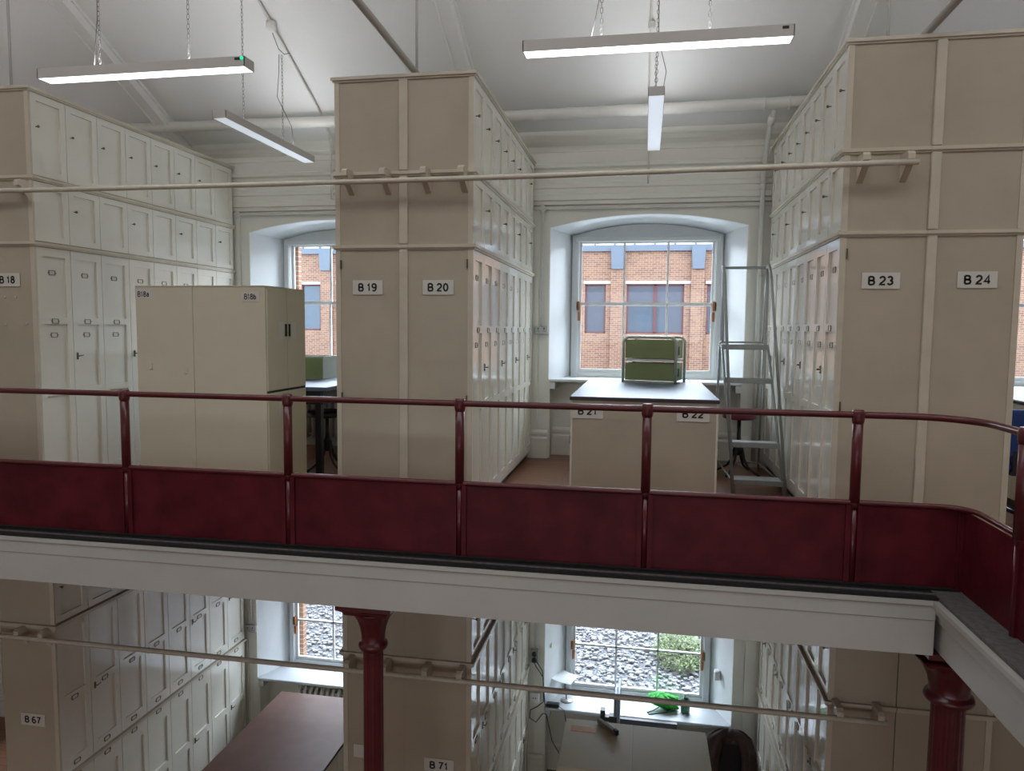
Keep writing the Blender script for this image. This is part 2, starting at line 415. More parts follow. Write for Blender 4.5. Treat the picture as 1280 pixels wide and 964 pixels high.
# ledge outside the railing
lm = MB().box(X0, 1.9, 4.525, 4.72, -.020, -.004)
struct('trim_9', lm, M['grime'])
struct('trim_11', MB().box(X0, 1.74, 4.575, 4.59, -.004, .004), M['greyledge'])
struct('trim_10', MB().box(1.735, 1.93, -.2, 4.72, -.02, 0), M['greyledge'])
# ------------------------------------------------------------------ windows
def window(n, xc, dz):
    root = MB()
    yf = 9.06
    # frame board that fills the arch, with a rectangular hole for the sashes
    L, Rr, B, T = xc-.815, xc+.815, 1.02+dz, 2.64+dz
    i_ = opening(xc, dz, .90, 2.70, .135, SILL)
    for y0, y1, mbx in ((yf, yf+.09, root),):
        mbx.box(i_[0][0], L, y0, y1, SILL+dz, 2.70+dz); mbx.box(Rr, i_[-1][0], y0, y1, SILL+dz, 2.70+dz)
        mbx.box(L, Rr, y0, y1, SILL+dz, B)
        top = [(i_[0][0], T)] + [p for p in i_[1:-1]] + [(i_[-1][0], T)]
        mbx.prism(top, 'y', y0+.02, y1)
    root.box(xc-.855, xc-.825, yf-.02, yf+.01, SILL+dz, 2.63+dz); root.box(xc+.825, xc+.855, yf-.02, yf+.01, SILL+dz, 2.63+dz)
    w = root.build('window_%d' % n, M['reveal']); w['kind'] = 'structure'
    zm = (1.865 if dz == 0 else 2.08)+dz
    zf_ = zm if dz == 0 else 1.60+dz
    for nm, y0, z0, z1, bot in (('lower_sash', yf+.02, B, zm+.02, .04), ('upper_sash', yf+.055, zm-.02, T, .03)):
        s = MB(); y1 = y0+.033
        s.box(L, L+.032, y0, y1, z0, z1); s.box(Rr-.032, Rr, y0, y1, z0, z1)
        s.box(L+.032, Rr-.032, y0, y1, z0, z0+bot); s.box(L+.032, Rr-.032, y0, y1, z1-.03, z1)
        if dz and nm == 'lower_sash': s.box(L+.032, Rr-.032, y0+.002, y1-.002, 1.565+dz, 1.59+dz)
        for q in (-.262, .262): s.box(xc+q-.012, xc+q+.012, y0+.002, y1-.002, z0+bot, z1-.03)
        so = s.build(nm, M['white'], w)
        MB().box(L+.03, Rr-.03, y0+.014, y0+.018, z0+bot-.005, z1-.028).build('pane', M['glass'], so)
    MB().bbox(xc-.865, xc+.865, yf-.045, yf-.001, 2.622+dz, 2.675+dz, .006).build('head_board', M['white'], w)
    f = MB()
    for s_ in (-1, 1):
        f.box(xc+s_*.80, xc+s_*.84, yf-.02, yf+.02, zf_-.08, zf_+.03); f.box(xc+s_*.795, xc+s_*.82, yf-.015, yf+.02, zf_-.21, zf_-.10)
    f.build('sash_fastener', M['brown'], w)
    sl = MB(); sl.bbox(xc-1.11, xc+1.11, 8.57, 9.14, SILL+dz-.035, SILL+dz, .008)
    for s_ in (-1, 1): sl.box(xc+s_*1.10, xc+s_*1.04, 8.59, 8.85, SILL+dz-.12, SILL+dz-.03)
    sl.build('window_sill', M['reveal'] if dz == 0 else M['sill'], w)
    return w
n = 1
for dz in (0, DROP):
    for k in (-1, 0, 1, -2):
        window(n, k*BAY, dz); n += 1

# ------------------------------------------------------------------ herbarium cabinets
def door_mesh(name, w, h, panels, ml=.062, mt=.055):
    # door lying in local YZ plane: y 0..w, z 0..h, thickness towards +x; panels = [(z0,z1)...]
    mb = MB(); t = .022; tb = .006
    mb.box(0, tb, 0, w, 0, h)
    mb.box(tb, t, 0, ml, 0, h); mb.box(tb, t, w-ml, w, 0, h)
    zs = [0]+[z for p in panels for z in p]+[h]
    for i in range(0, len(zs), 2): mb.box(tb, t, ml, w-ml, zs[i], zs[i+1])
    return mb.mesh(name, M['cream'], fix=False)
knob_me = None
def small_meshes():
    g = {}
    k = MB(); k.lathe((0,0,0), [(.004,0),(.004,.018),(.011,.022),(.012,.030),(.007,.036)], 10)
    me = k.mesh('knob', M['chrome']); me.transform(Matrix.Rotation(PI/2, 4, 'Y')); g['knob'] = me
    l = MB(); l.box(0,.006,-.012,.012,-.04,.04); l.cyl((.006,0,0),(.035,0,0),.006,8); l.tube([(.035,-.005,0),(.037,.02,.004),(.034,.055,.010)],.0055,8)
    l.cyl((.006,0,.024),(.014,0,.024),.006,8); l.cyl((.006,0,-.026),(.012,0,-.026),.005,8)
    me = l.mesh('latch', M['chrome']); me.transform(Matrix.Scale(.8, 4)); g['latch'] = me
    h = MB(); W_, H_ = .036, .021
    h.box(0,.005,-W_,W_,H_-.005,H_); h.box(0,.005,-W_,W_,-H_,-H_+.005); h.box(0,.005,-W_,-W_+.006,-H_,H_); h.box(0,.005,W_-.006,W_,-H_,H_)
    h.box(0,.005,-W_-.008,-W_,-.005,.005); h.box(0,.005,W_,W_+.008,-.005,.005)
    g['holder'] = h.mesh('label_holder', M['brass'])
    c = MB(); c.box(0,.002,-W_+.006,W_-.006,-H_+.005,H_-.005); g['hcard'] = c.mesh('card', M['card'])
    v = MB(); v.cyl((0,0,-.035),(0,0,.035),.006,8); v.box(-.004,.004,-.012,.012,-.033,.033); g['hinge'] = v.mesh('hinge', M['chrome'])
    return g
SM = small_meshes()
DM = {}
def get_door(kind, w, h, panels):
    key = (kind, round(w,4), round(h,4))
    if key not in DM: DM[key] = door_mesh('door', w, h, panels)
    return DM[key]
def arcp(cx, cy, rx, ry, a0, a1, n=10):
    return [(cx+rx*math.cos(math.radians(a0+(a1-a0)*i/n)), cy+ry*math.sin(math.radians(a0+(a1-a0)*i/n))) for i in range(n+1)]
G = {
 'B': [[(0,0),(0,.86)], [(0,.86)]+arcp(.30,.655,.20,.205,90,-90)+[(0,.45)], [(0,.45)]+arcp(.33,.225,.22,.225,90,-90)+[(0,0)]],
 '0': [arcp(.27,.43,.25,.43,90,450,22)], '1': [[(.06,.66),(.18,.70),(.27,.86),(.27,0)]],
 '2': [arcp(.26,.61,.25,.25,170,-20,10)+[(.36,.36),(.10,.14),(.01,0),(.54,0)]],
 '3': [arcp(.24,.645,.22,.215,160,-90,10), arcp(.24,.225,.26,.225,90,-160,10)],
 '4': [[(.40,0),(.40,.86),(0,.24),(.56,.24)]],
 '6': [arcp(.27,.24,.25,.24,90,450,18), [(.02,.26)]+arcp(.29,.46,.27,.40,180,50,9)],
 '7': [[(0,.86),(.52,.86),(.30,.45),(.18,0)]],
 '8': [arcp(.27,.66,.20,.20,90,450,16), arcp(.27,.23,.25,.23,90,450,18)],
 '9': [arcp(.27,.62,.25,.24,90,450,18), [(.52,.60)]+arcp(.25,.40,.27,.40,0,-130,9)],
 'a': [arcp(.23,.20,.20,.20,90,450,16), [(.43,0),(.43,.42)]+arcp(.23,.42,.20,.16,0,150,7)],
 'b': [arcp(.23,.27,.21,.27,90,450,16), [(.0,0),(.0,.88)]],
}
def text_mesh(txt, size, bold=.0, depth=.0015, font_scale_x=1.0, spacing=1.0):
    """letters drawn as flat strokes; size = capital height in metres"""
    mb = MB(); x = 0; t = bold; adv = {'1': .60, ' ': .34}
    polys = []
    for ch in txt:
        for pl in G.get(ch, []): polys.append([(x+(p[0]+(-.06 if ch == '1' else 0))*font_scale_x, p[1]) for p in pl])
        x += (adv.get(ch, .80)*spacing)*font_scale_x
    x -= (.80*spacing-.54)*font_scale_x
    for pl in polys:
        closed = abs(pl[0][0]-pl[-1][0])+abs(pl[0][1]-pl[-1][1]) < 1e-4
        if closed: pl = pl[:-1]
        n = len(pl); L_ = []; R2 = []
        for i in range(n):
            p = Vector(pl[i]); a = Vector(pl[(i-1) % n]) if (i or closed) else None; b = Vector(pl[(i+1) % n]) if (i < n-1 or closed) else None
            d1 = (p-a).normalized() if a is not None else None; d2 = (b-p).normalized() if b is not None else None
            if d1 is None: d1 = d2; p = p-d2*t*.0
            if d2 is None: d2 = d1
            n1 = Vector((-d1.y, d1.x)); n2 = Vector((-d2.y, d2.x)); m_ = (n1+n2)
            if m_.length < .3: m_ = n1
            m_.normalize(); k = min(1.6, 1/max(.4, m_.dot(n1)))
            L_.append(p+m_*t/2*k); R2.append(p-m_*t/2*k)
        vs = [((q[0]-x/2)*size, 0, (q[1]-.43)*size) for q in L_+R2]
        rng = range(n) if closed else range(n-1)
        mb.add(vs, [(i, (i+1) % n, n+(i+1) % n, n+i) for i in rng])
    me = mb.mesh('lettering', M['ink'], fix=False)
    return me
def sign(parent, x, y, z, txt, w=.25, h=.113, size=.063, bold=.21, label=None, sx=1.0, spacing=1.0, rot=0):
    s = MB().box(-w/2, w/2, -.0025, .0, -h/2, h/2)
    so = s.build('number_card', M['card'])
    so.parent = parent; so.matrix_parent_inverse = Matrix.Translation(parent.location).inverted(); so.location = (x, y-.0012, z); so.rotation_euler = (0, rot, 0)
    so['label'] = label or ('white card reading ' + txt if txt else 'blank white card')
    if txt:
        t = bpy.data.objects.new('lettering', text_mesh(txt, size, bold, font_scale_x=sx, spacing=spacing)); COL.objects.link(t); t.parent = so; t.location = (0, -.004, 0)
    return so
def run(name, label, group, side, xf, xin, y0, y1, z0, z1, panels, knob=None, holders=(), latch=None, doors=True, plinth=0, strip=None, n=8, ledge=True, card=None, hinges=False, ydoor=None):
    """side=+1: doors face +X at x=xf; the body goes from xin to xf"""
    t = .022
    root = empty(name, ((xf+xin)/2, (y0+y1)/2, z0), label, 'cabinet', group)
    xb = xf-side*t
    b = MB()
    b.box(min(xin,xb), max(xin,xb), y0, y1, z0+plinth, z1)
    b.build('carcass', M['cream_shaded'], root)
    # frame edging on the end panel
    e = MB()
    e.box(xb-side*.018, xf-side*.0, y0-.006, y0+.012, z0+plinth, z1-.03)
    e.build('corner_post', M['ledge'], root)
    if plinth:
        p = MB(); p.box(min(xin,xb-side*.03), max(xin,xb-side*.03), y0+.02, y1, z0, z0+plinth)
        p.build('plinth', M['dirtpipe'], root)
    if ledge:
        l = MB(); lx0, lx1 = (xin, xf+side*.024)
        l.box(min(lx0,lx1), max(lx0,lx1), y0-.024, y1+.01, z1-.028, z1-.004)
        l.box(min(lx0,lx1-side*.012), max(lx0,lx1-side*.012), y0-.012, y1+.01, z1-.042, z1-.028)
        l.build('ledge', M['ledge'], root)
    if strip:
        st = MB().bbox(strip[0], strip[1], y0-.018, y0+.01, z0+max(plinth,.002), z1-.043, .004)
        st.build('cover_strip', M['ledge'], root)
    if hinges:
        for hz in (z0+(z1-z0)*.45, z0+(z1-z0)*.93):
            h = bpy.data.objects.new('hinge', SM['hinge']); COL.objects.link(h); h.parent = root; h.matrix_parent_inverse = Matrix.Translation(root.location).inverted()
            h.location = (xf-side*.045, y0-.006, hz)
    if card: sign(root, card[0], y0-.004, card[1], card[2])
    if doors:
        ya = y0+.012; yb = y1-.005; pitch = (yb-ya)/n; w = pitch-.006; h = (z1-.045)-(z0+plinth+.006); zb = z0+plinth+.006
        dm = get_door(name+str(side), w, h, panels)
        for i in range(n):
            d = bpy.data.objects.new('door', dm); COL.objects.link(d); d.parent = root; d.matrix_parent_inverse = Matrix.Translation(root.location).inverted()
            yy = ya+i*pitch+.003
            if side > 0: d.location = (xb, yy, zb)
            else: d.location = (xb, yy+w, zb); d.rotation_euler = (0, 0, PI)
            def loc(yfrac, z):   # yfrac measured from the near edge
                return (t, w*yfrac if side > 0 else w*(1-yfrac), z-zb)
            if knob and knob(i):
                k = bpy.data.objects.new('knob', SM['knob']); COL.objects.link(k); k.parent = d; k.location = loc(*knob(i))
            if latch and latch(i):
                k = bpy.data.objects.new('latch', SM['latch']); COL.objects.link(k); k.parent = d; k.location = loc(*latch(i))
            for (yf_, hz, rec) in holders:
                k = bpy.data.objects.new('label_holder', SM['holder']); COL.objects.link(k); k.parent = d; lx = loc(yf_, hz); k.location = (lx[0]-(.016 if rec else 0), lx[1], lx[2])
                c = bpy.data.objects.new('card', SM['hcard']); COL.objects.link(c); c.parent = k
    return root

YL0, YL1 = 5.451, 8.53; YB0, YB1 = 5.498, 8.53; YC0, YC1 = 5.506, 8.49
def tall_panels(z0): return [(.14, .79), (.855, 1.415), (1.475, 2.05)]
def stack(side, xf, xin, y0, y1, z1, z2, z3, num, where, strip=None, doors=True, card=None, ad='', hinges=False):
    kp = lambda z: (lambda i: (.13, z))
    s = (z1)/2.2
    run('tall_cabinet', 'tall cream painted cabinet, %s, lowest of the %s' % (num, where), 'tall numbered cabinets on the gallery', side, xf, xin, y0, y1, 0, z1,
        [(.10, .80*s), (.86*s, 1.42*s), (1.48*s, z1-.21)] , holders=((.47, 1.95*s, True), (.47, 1.535*s, False), (.47, 1.415*s, True)) if doors else (),
        latch=lambda i: (.10, 1.225*s) if i % 2 == 1 else None, doors=doors, plinth=.085, strip=strip, card=card, hinges=hinges)
    h2 = z2-z1
    run('low_cupboard', 'low cream cupboard just above the cabinet that is %s' % num, 'low cupboards in the middle tier on the gallery', side, xf, xin, y0, y1, z1, z2,
        [(.055, h2-.045-.006-.055)], knob=lambda i: (.16, z1+h2*.56) if i % 2 == 1 else None, doors=doors, strip=strip, hinges=False)
    h3 = z3-z2
    run('top_cupboard', 'cream cupboard topmost of the stack whose tall cabinet is %s' % num, 'top cupboards on the gallery', side, xf, xin, y0, y1, z2, z3,
        [(.06, h3-.045-.006-.06)], knob=lambda i: (.13, z2+h3*.56), doors=doors, strip=strip)
XL, XA, XB, XC, XD = -5.162, -2.435, -1.312, 1.3435, 2.505
stack(1, XL, -5.73, YL0, YL1, 2.261, 2.818, 3.559, 'numbered B 18', 'leftmost stack', card=(-5.44, 1.93, 'B 18'), strip=None)
stack(-1, XA, -1.907, YB0, YB1, 2.2, 2.765, 3.494, 'numbered B 19', 'middle stack, left half', doors=False, card=(-2.168, 1.865, 'B 19'), strip=None, hinges=True)
stack(1, XB, -1.906, YB0, YB1, 2.2, 2.765, 3.494, 'numbered B 20', 'middle stack, right half', card=(-1.589, 1.865, 'B 20'), strip=(-1.904, -1.835), hinges=True)
stack(-1, XC, 1.899, YC0, YC1, 2.258, 2.824, 3.567, 'numbered B 23', 'right stack, left half', card=(1.62, 1.91, 'B 23'), strip=None, hinges=True)
stack(1, XD, 1.90, YC0, YC1, 2.258, 2.824, 3.567, 'numbered B 24', 'right stack, right half', doors=False, card=(2.235, 1.915, 'B 24'), strip=(1.903, 1.968))
# lower storey
LZ = (-4.08, -2.57, -1.13, -.36)
def lstack(side, xf, xin, y0, y1, which, doors=True, card=None, zl=-1.13):
    za, zb_, zc, zd = -4.08, -2.57, zl, -.36
    ho = ((.47, -2.64, False),)
    run('base_cabinet', 'cream base cabinet, bottom of the ground-floor stack %s' % which, 'ground-floor base cabinets', side, xf, xin, y0, y1, za, zb_,
        [(.08, .62), (.70, 1.22)], holders=ho if doors else (), latch=lambda i: (.10, -3.34) if i % 2 == 1 else None, doors=doors, plinth=.085)
    run('long_cabinet', 'cream long-door cabinet on the ground floor, in the stack %s' % which, 'ground-floor long-door cabinets', side, xf, xin, y0, y1, zb_, zc,
        [(.11, .66), (.73, 1.33)], holders=((.47, -2.505, False), (.47, -1.885, False)) if doors else (), latch=lambda i: (.12, -1.90) if i % 2 == 1 else None, doors=doors, card=card)
    run('upper_cupboard', 'cream upper cupboard under the gallery, top of the stack %s' % which, 'ground-floor upper cupboards', side, xf, xin, y0, y1, zc, zd,
        [(.06, .66)], knob=lambda i: (.14, -.8), doors=doors, ledge=False)
lstack(1, -5.112, -5.68, YL0, YL1, 'carrying card B 67', card=(-5.375, -2.03, 'B 67'))
lstack(-1, XA+.03, -1.873, YB0, YB1, 'behind the left red column', doors=False, card=(-2.19, -1.985, ''))
lstack(1, -1.309, -1.872, YB0, YB1, 'carrying card B 71', card=(-1.576, -2.03, 'B 71'))
lstack(-1, 1.397, 1.864, YC0, YC1, 'left of the right-hand red column', zl=-1.165)
lstack(1, 2.505, 1.870, YC0, YC1, 'behind the right-hand red column', doors=False, zl=-1.165)

# small peg marks on B 18's end panel are real pins
t = [o for o in COL.objects if o.name.startswith('tall_cabinet')][0]
for (x, z) in ((-5.47, 1.78), (-5.36, 1.78), (-5.47, 1.545), (-5.26, 1.55)):
    pn = MB().lathe((x, YL0-.012, z), [(.006,-.006),(.008,0),(.006,.006)], 8); pn.build('pin', M['white'], t)

# ------------------------------------------------------------------ ladder rails in front of the cabinets
def bracket(x, y0, yp, z, up=1):
    mb = MB(); w = .022
    # curved wooden bracket profile in (y,z)
    pr = [(y0, z+.075), (yp+.015, z+.075), (yp-.012, z+.055), (yp-.012, z+.02), (yp+.02, z+.02), (yp+.03, z-.02), (yp+.07, z-.05), (y0-.0, z-.105)]
    mb.prism(pr, 'x', x-w, x+w); return mb
def ladder_rail(label, xs, yc, z, x0, x1, sag=0.0):
    r = empty('ladder_rail', (x1, yc, z), label, 'rail')
    n = 24; pts = [(x0+(x1-x0)*i/n, yc, z-sag*4*(i/n)*(1-i/n)) for i in range(n+1)]
    MB().tube(pts, .021, 12).build('pole', M['pipe'], r)
    for (x, y0) in xs: bracket(x, y0-.001, yc, z).build('bracket', M['ledge'], r)
    return r
ladder_rail('long cream pole running across the fronts of the upper cabinets', [(-5.212,YL0),(-2.296,YB0),(-1.992,YB0),(-1.669,YB0),(-1.377,YB0),(1.45,YC0),(1.728,YC0)], 5.35, 2.69, -7.5, 1.775, .03)
ladder_rail('long cream pole across the ground-floor cabinet fronts below the gallery', [(-5.412,YL0),(-5.165,YL0),(-2.31,YB0),(-1.996,YB0),(-1.656,YB0),(-1.374,YB0),(1.445,YC0),(1.719,YC0)], 5.35, -1.222, -7.5, 1.76)

# ------------------------------------------------------------------ gallery railing
rl = empty('gallery_railing', (-1.2, 4.68, 0), 'dark red iron gallery railing with solid lower panels', 'railing')
YR, ZT, ZM = 4.679, 1.048, .508
def corner_path(z, x0, x1, r, yend):
    pts = [(x, YR, z) for x in [x0+(x1-x0-r)*i/20 for i in range(21)]]
    for i in range(1, 9):
        q = PI/2*(1-i/8); pts.append((x1-r+r*math.cos(q), YR-r+r*math.sin(q), z))
    pts += [(x1, y, z) for y in (YR-r-.3, 3.0, 1.5, yend)]
    return pts
MB().tube(corner_path(ZT, X0+.3, 1.90, .34, -.1), .021, 12).build('handrail', M['red'], rl)
MB().tube(corner_path(ZM, X0+.3, 1.93, .16, -.1), .017, 10).build('middle_rail', M['red'], rl)
posts = [-3.726, -2.443, -1.202, .0297, 1.289]
posts = [-6.2, -4.97] + posts
def post_at(x, y, side=False):
    p = MB(); p.cyl((x, y, .0), (x, y, ZM-.02), .020, 10); p.cyl((x, y, ZM-.03), (x, y, ZM+.03), .030, 10)
    p.cyl((x, y, ZM), (x, y, ZT), .031, 14); p.lathe((x, y, ZT-.055), [(.031,0),(.037,.02),(.039,.055),(.036,.078),(.028,.088)], 14)
    return p
for x in posts: post_at(x, YR).build('post', M['red'], rl)
post_at(1.9, 4.02).build('post', M['red'], rl); post_at(1.9, 2.8).build('post', M['red'], rl); post_at(1.9, 1.5).build('post', M['red'], rl)
xs = [X0+.3] + posts + [1.918]
for a, b in zip(xs[:-1], xs[1:]):
    p = MB(); p.box(a+.018, b-.018, YR-.004, YR+.004, .008, ZM-.012)
    p.box(a+.018, a+.05, YR-.02, YR-.004, .008, ZM-.012); p.box(b-.05, b-.018, YR-.02, YR-.004, .008, ZM-.012)
    p.build('panel', M['redpanel'], rl)
ys = [4.693, 4.02, 2.8, 1.5, 0.0]
for a, b in zip(ys[:-1], ys[1:]):
    p = MB(); p.box(1.896, 1.904, b+.018, a-.018, .008, ZM-.012); p.box(1.88, 1.896, a-.045, a-.018, .008, ZM-.012)
    p.build('panel', M['redpanel'], rl)
k = MB(); k.box(X0+.3, 1.9, YR-.03, YR-.004, .0, .014); k.build('base_angle', M['grime'], rl)

# ------------------------------------------------------------------ cast iron columns
def column(x, y, label, k=1.0):
    c = empty('cast_iron_column', (x, y, DROP), label, 'column', None)
    s = MB(); s.lathe((x,y,DROP), [(r*k,z) for r,z in [(.12,0),(.12,.10),(.09,.14),(.08,.2),(.077,.22),(.070,3.36),(.070,3.40)]], 64, flute=16, fl=.10, frange=(.21,3.37))
    s.build('shaft', M['red'], c)
    z0 = -.715
    cp = MB()
    cp.lathe((x,y,z0), [(r*k,z) for r,z in [(.070,-.02),(.078,-.01),(.098,.0),(.105,.02),(.100,.04),(.086,.05),(.084,.06),(.088,.10),(.098,.16),(.120,.22),(.150,.265),(.16,.28)]], 40, flute=8, fl=.09, frange=(.09,.25))
    cp.build('capital', M['red'], c)
    ab = MB(); zt = -.352
    for (h0,h1,w0,w1) in ((zt-.085,zt-.06,.150*k,.165*k),(zt-.06,zt-.035,.165,.195),(zt-.035,zt-.001,.200,.200)):
        ab.add([(x-w0,y-w0,h0),(x+w0,y-w0,h0),(x+w0,y+w0,h0),(x-w0,y+w0,h0),(x-w1,y-w1,h1),(x+w1,y-w1,h1),(x+w1,y+w1,h1),(x-w1,y+w1,h1)],[(0,3,2,1),(4,5,6,7),(0,1,5,4),(1,2,6,5),(2,3,7,6),(3,0,4,7)])
    ab.build('abacus', M['red'], c)
    return c
column(-1.845, 4.74, 'dark red fluted cast iron column under the middle of the gallery')
column(1.905, 4.74, 'dark red fluted cast iron column under the corner of the gallery at right', 1.36)

# ------------------------------------------------------------------ suspended lamps
def chain(a, b, parent, links=None):
    a = Vector(a); b = Vector(b); L = (b-a).length; p = .034; n = max(2, int(L/p)); mb = MB()
    d = (b-a)/n
    for i in range(n):
        c = a+d*(i+.5); hl = d*.62; w = Vector((.0085,0,0)) if i % 2 else Vector((0,.0085,0))
        if i > 60: continue
        pts = [c-hl, c-hl*.6+w, c+hl*.6+w, c+hl, c+hl*.6-w, c-hl*.6-w]
        mb.tube(pts, .0022, 4, closed=True)
    if n > 60: mb.tube([a+d*60, b], .004, 5)
    return mb.build('chain', M['wire'], parent, fix=False)
def lamp(label, along, c0, c1, z, on, chains, cable=None, led=False):
    # c0,c1: centre-line endpoints (x,y); z: bottom of the housing
    mid = ((c0[0]+c1[0])/2, (c0[1]+c1[1])/2)
    r = empty('pendant_lamp', (mid[0], mid[1], z), label, 'lamp', 'linear pendant lamps')
    w, h = .066, .072
    b = MB(); d = MB()
    if along == 'x':
        b.box(c0[0]+.003, c1[0]-.003, mid[1]-w+.002, mid[1]+w-.002, z+.004, z+h-.002); b.box(c0[0], c0[0]+.006, mid[1]-w, mid[1]+w, z-.001, z+h); b.box(c1[0]-.006, c1[0], mid[1]-w, mid[1]+w, z-.001, z+h)
        b.box(c0[0], c1[0], mid[1]-w, mid[1]-w+.004, z-.001, z+h); b.box(c0[0], c1[0], mid[1]+w-.004, mid[1]+w, z-.001, z+h)
        d.box(c0[0]+.008, c1[0]-.008, mid[1]-w+.005, mid[1]+w-.005, z, z+.003)
        sen = MB().box(c1[0]-.075, c1[0]-.035, mid[1]-w-.003, mid[1]-w, z+.045, z+.062)
    else:
        b.box(mid[0]-w+.002, mid[0]+w-.002, c0[1]+.003, c1[1]-.003, z+.004, z+h-.002); b.box(mid[0]-w, mid[0]+w, c0[1], c0[1]+.006, z-.001, z+h); b.box(mid[0]-w, mid[0]+w, c1[1]-.006, c1[1], z-.001, z+h)
        b.box(mid[0]-w, mid[0]-w+.004, c0[1], c1[1], z-.001, z+h); b.box(mid[0]+w-.004, mid[0]+w, c0[1], c1[1], z-.001, z+h)
        d.box(mid[0]-w+.005, mid[0]+w-.005, c0[1]+.008, c1[1]-.008, z, z+.003)
        sen = None
    b.build('housing', M['lamp_body'], r); d.build('diffuser', M['diff_on'] if on else M['diff_dim'], r)
    up = MB()
    if along == 'x': up.box(c0[0]+.02, c1[0]-.02, mid[1]-w+.012, mid[1]+w-.012, z+h-.001, z+h+.002)
    else: up.box(mid[0]-w+.012, mid[0]+w-.012, c0[1]+.02, c1[1]-.02, z+h-.001, z+h+.002)
    up.build('added_up_glow_panel', M['up_fill'] if on else M['up_fill_dim'], r)  # added glowing strip on the housing top, brightens the ceiling
    if sen: sen.build('sensor', M['ink'], r)
    if led: MB().lathe((c1[0]-.018, mid[1]-w-.004, z+.055), [(.004,-.01),(.011,-.006),(.011,.006),(.004,.01)], 10).build('indicator_light', M['led'], r)
    for ch in chains:
        chain((ch[0], ch[1], z+h), (ch[2] if len(ch) > 2 else ch[0], ch[3] if len(ch) > 3 else ch[1], roofz(ch[1])-.005), r)
    if cable: MB().tube(cable, .0035, 6).build('cable', M['wire'], r)
    return r
lamp('lit pendant lamp hanging across the left bay, with a green light at its end', 'x', (-4.57,4.98), (-2.86,4.98), 3.405, True, [(-4.08,4.98),(-3.34,4.98)], led=True,
     cable=[(-4.13,4.98,3.47),(-4.12,4.98,3.6),(-4.09,4.98,3.85),(-4.09,4.99,4.4),(-4.09,4.99,5.55)])
lamp('dim pendant lamp pointing towards the left window', 'y', (-3.85,6.17), (-3.85,7.98), 3.435, False, [(-3.87,6.62),(-3.85,7.36)],
     cable=[(-3.80,7.50,3.50),(-3.80,7.46,3.7),(-3.93,7.40,4.0),(-3.88,7.35,4.25),(-3.85,7.30,4.4)])
lamp('lit pendant lamp hanging across the middle bay', 'x', (-.85,5.02), (.885,5.02), 3.405, True, [(-.33,5.02),(.37,5.02)],
     cable=[(-.40,5.02,3.48),(-.37,5.02,3.62),(-.335,5.02,3.8),(-.33,5.02,4.4),(-.33,5.03,5.5)])
lamp('dim pendant lamp pointing towards the middle window', 'y', (.05,6.13), (.05,7.97), 3.44, False, [(.05,6.35),(.05,7.6)],
     cable=[(.09,6.6,3.5),(.13,6.5,3.75),(.06,6.45,4.0),(.05,6.42,4.6),(.05,6.42,4.86)])

lamp('added fill lamp, out of view, across the far left bay', 'x', (-8.6,4.98), (-6.87,4.98), 3.405, True, [(-8.1,4.98),(-7.3,4.98)])  # unseen lamp copy, added to lift the dark ceiling at left
lamp('added fill lamp, out of view, across the right bay', 'x', (3.0,5.02), (4.73,5.02), 3.405, True, [(3.5,5.02),(4.2,5.02)])  # unseen lamp copy, added to brighten the ceiling at right
# ------------------------------------------------------------------ roof rods, pipes, conduits
def thing(name, mb, m, label, cat, group=None):
    return tag(mb.build(name, m), label, cat, group)
thing('tie_rod', MB().cyl((-1.94, 2.0, 3.82), (-1.94, 8.55, 3.60), .028, 12), M['rod'], 'thick grey rod slanting above the middle cabinet stack', 'rod')
thing('tie_rod', MB().cyl((1.88, 2.0, 3.66), (1.88, 8.5, 3.60), .028, 12), M['rod'], 'thick grey rod slanting above the right cabinet stack', 'rod')
thing('hanger_rod', MB().cyl((-1.94, 6.05, 3.70), (-1.94, 6.05, roofz(6.05)-.1), .012, 8), M['rod'], 'thin vertical rod rising from the top of the middle cabinet stack', 'rod')
thing('hanger_rod', MB().cyl((1.88, 6.51, 3.64), (1.88, 6.51, roofz(6.51)-.1), .012, 8), M['rod'], 'thin vertical rod rising above the right cabinet stack', 'rod')
thing('hanger_rod', MB().cyl((-5.80, 5.94, 3.56), (-5.80, 5.94, roofz(5.94)-.1), .012, 8), M['rod'], 'thin vertical rod above the leftmost cabinet stack', 'rod')
bp_ = empty('roof_pipe', (0, 8.1, 3.9), 'thick white horizontal pipe under the sloping ceiling above the windows', 'pipe')
MB().tube([(X0+.1,8.1,3.965),(-4,8.1,3.93),(-1.5,8.1,3.895),(1.5,8.1,3.915),(X1-.1,8.1,3.93)], .062, 18).build('pipe_run', M['pipewhite'], bp_)
f_ = MB()
for x in (1.17, 1.42): f_.cyl((x-.008,8.1,3.912),(x+.008,8.1,3.912), .070, 18)
f_.build('joint_ring', M['pipewhite'], bp_)
dp = empty('vertical_pipe', (1.25, 8.53, 0), 'white vertical pipe right of the middle window, bent at the top', 'pipe')
MB().tube([(1.275,8.12,3.86),(1.27,8.15,3.81),(1.262,8.22,3.74),(1.25,8.35,3.54),(1.25,8.47,3.34),(1.25,8.52,3.20),(1.25,8.53,3.05),(1.25,8.53,2.2),(1.25,8.53,.05)], .026, 12).build('pipe_run', M['pipewhite'], dp)
for a_, b_, r_ in (((1.268,8.16,3.80),(1.260,8.22,3.735),.038),((1.25,8.53,2.16),(1.25,8.53,2.19),.032),((1.25,8.525,3.17),(1.25,8.53,3.11),.034)):
    MB().cyl(a_, b_, r_, 12).build('pipe_clip', M['pipewhite'], dp)
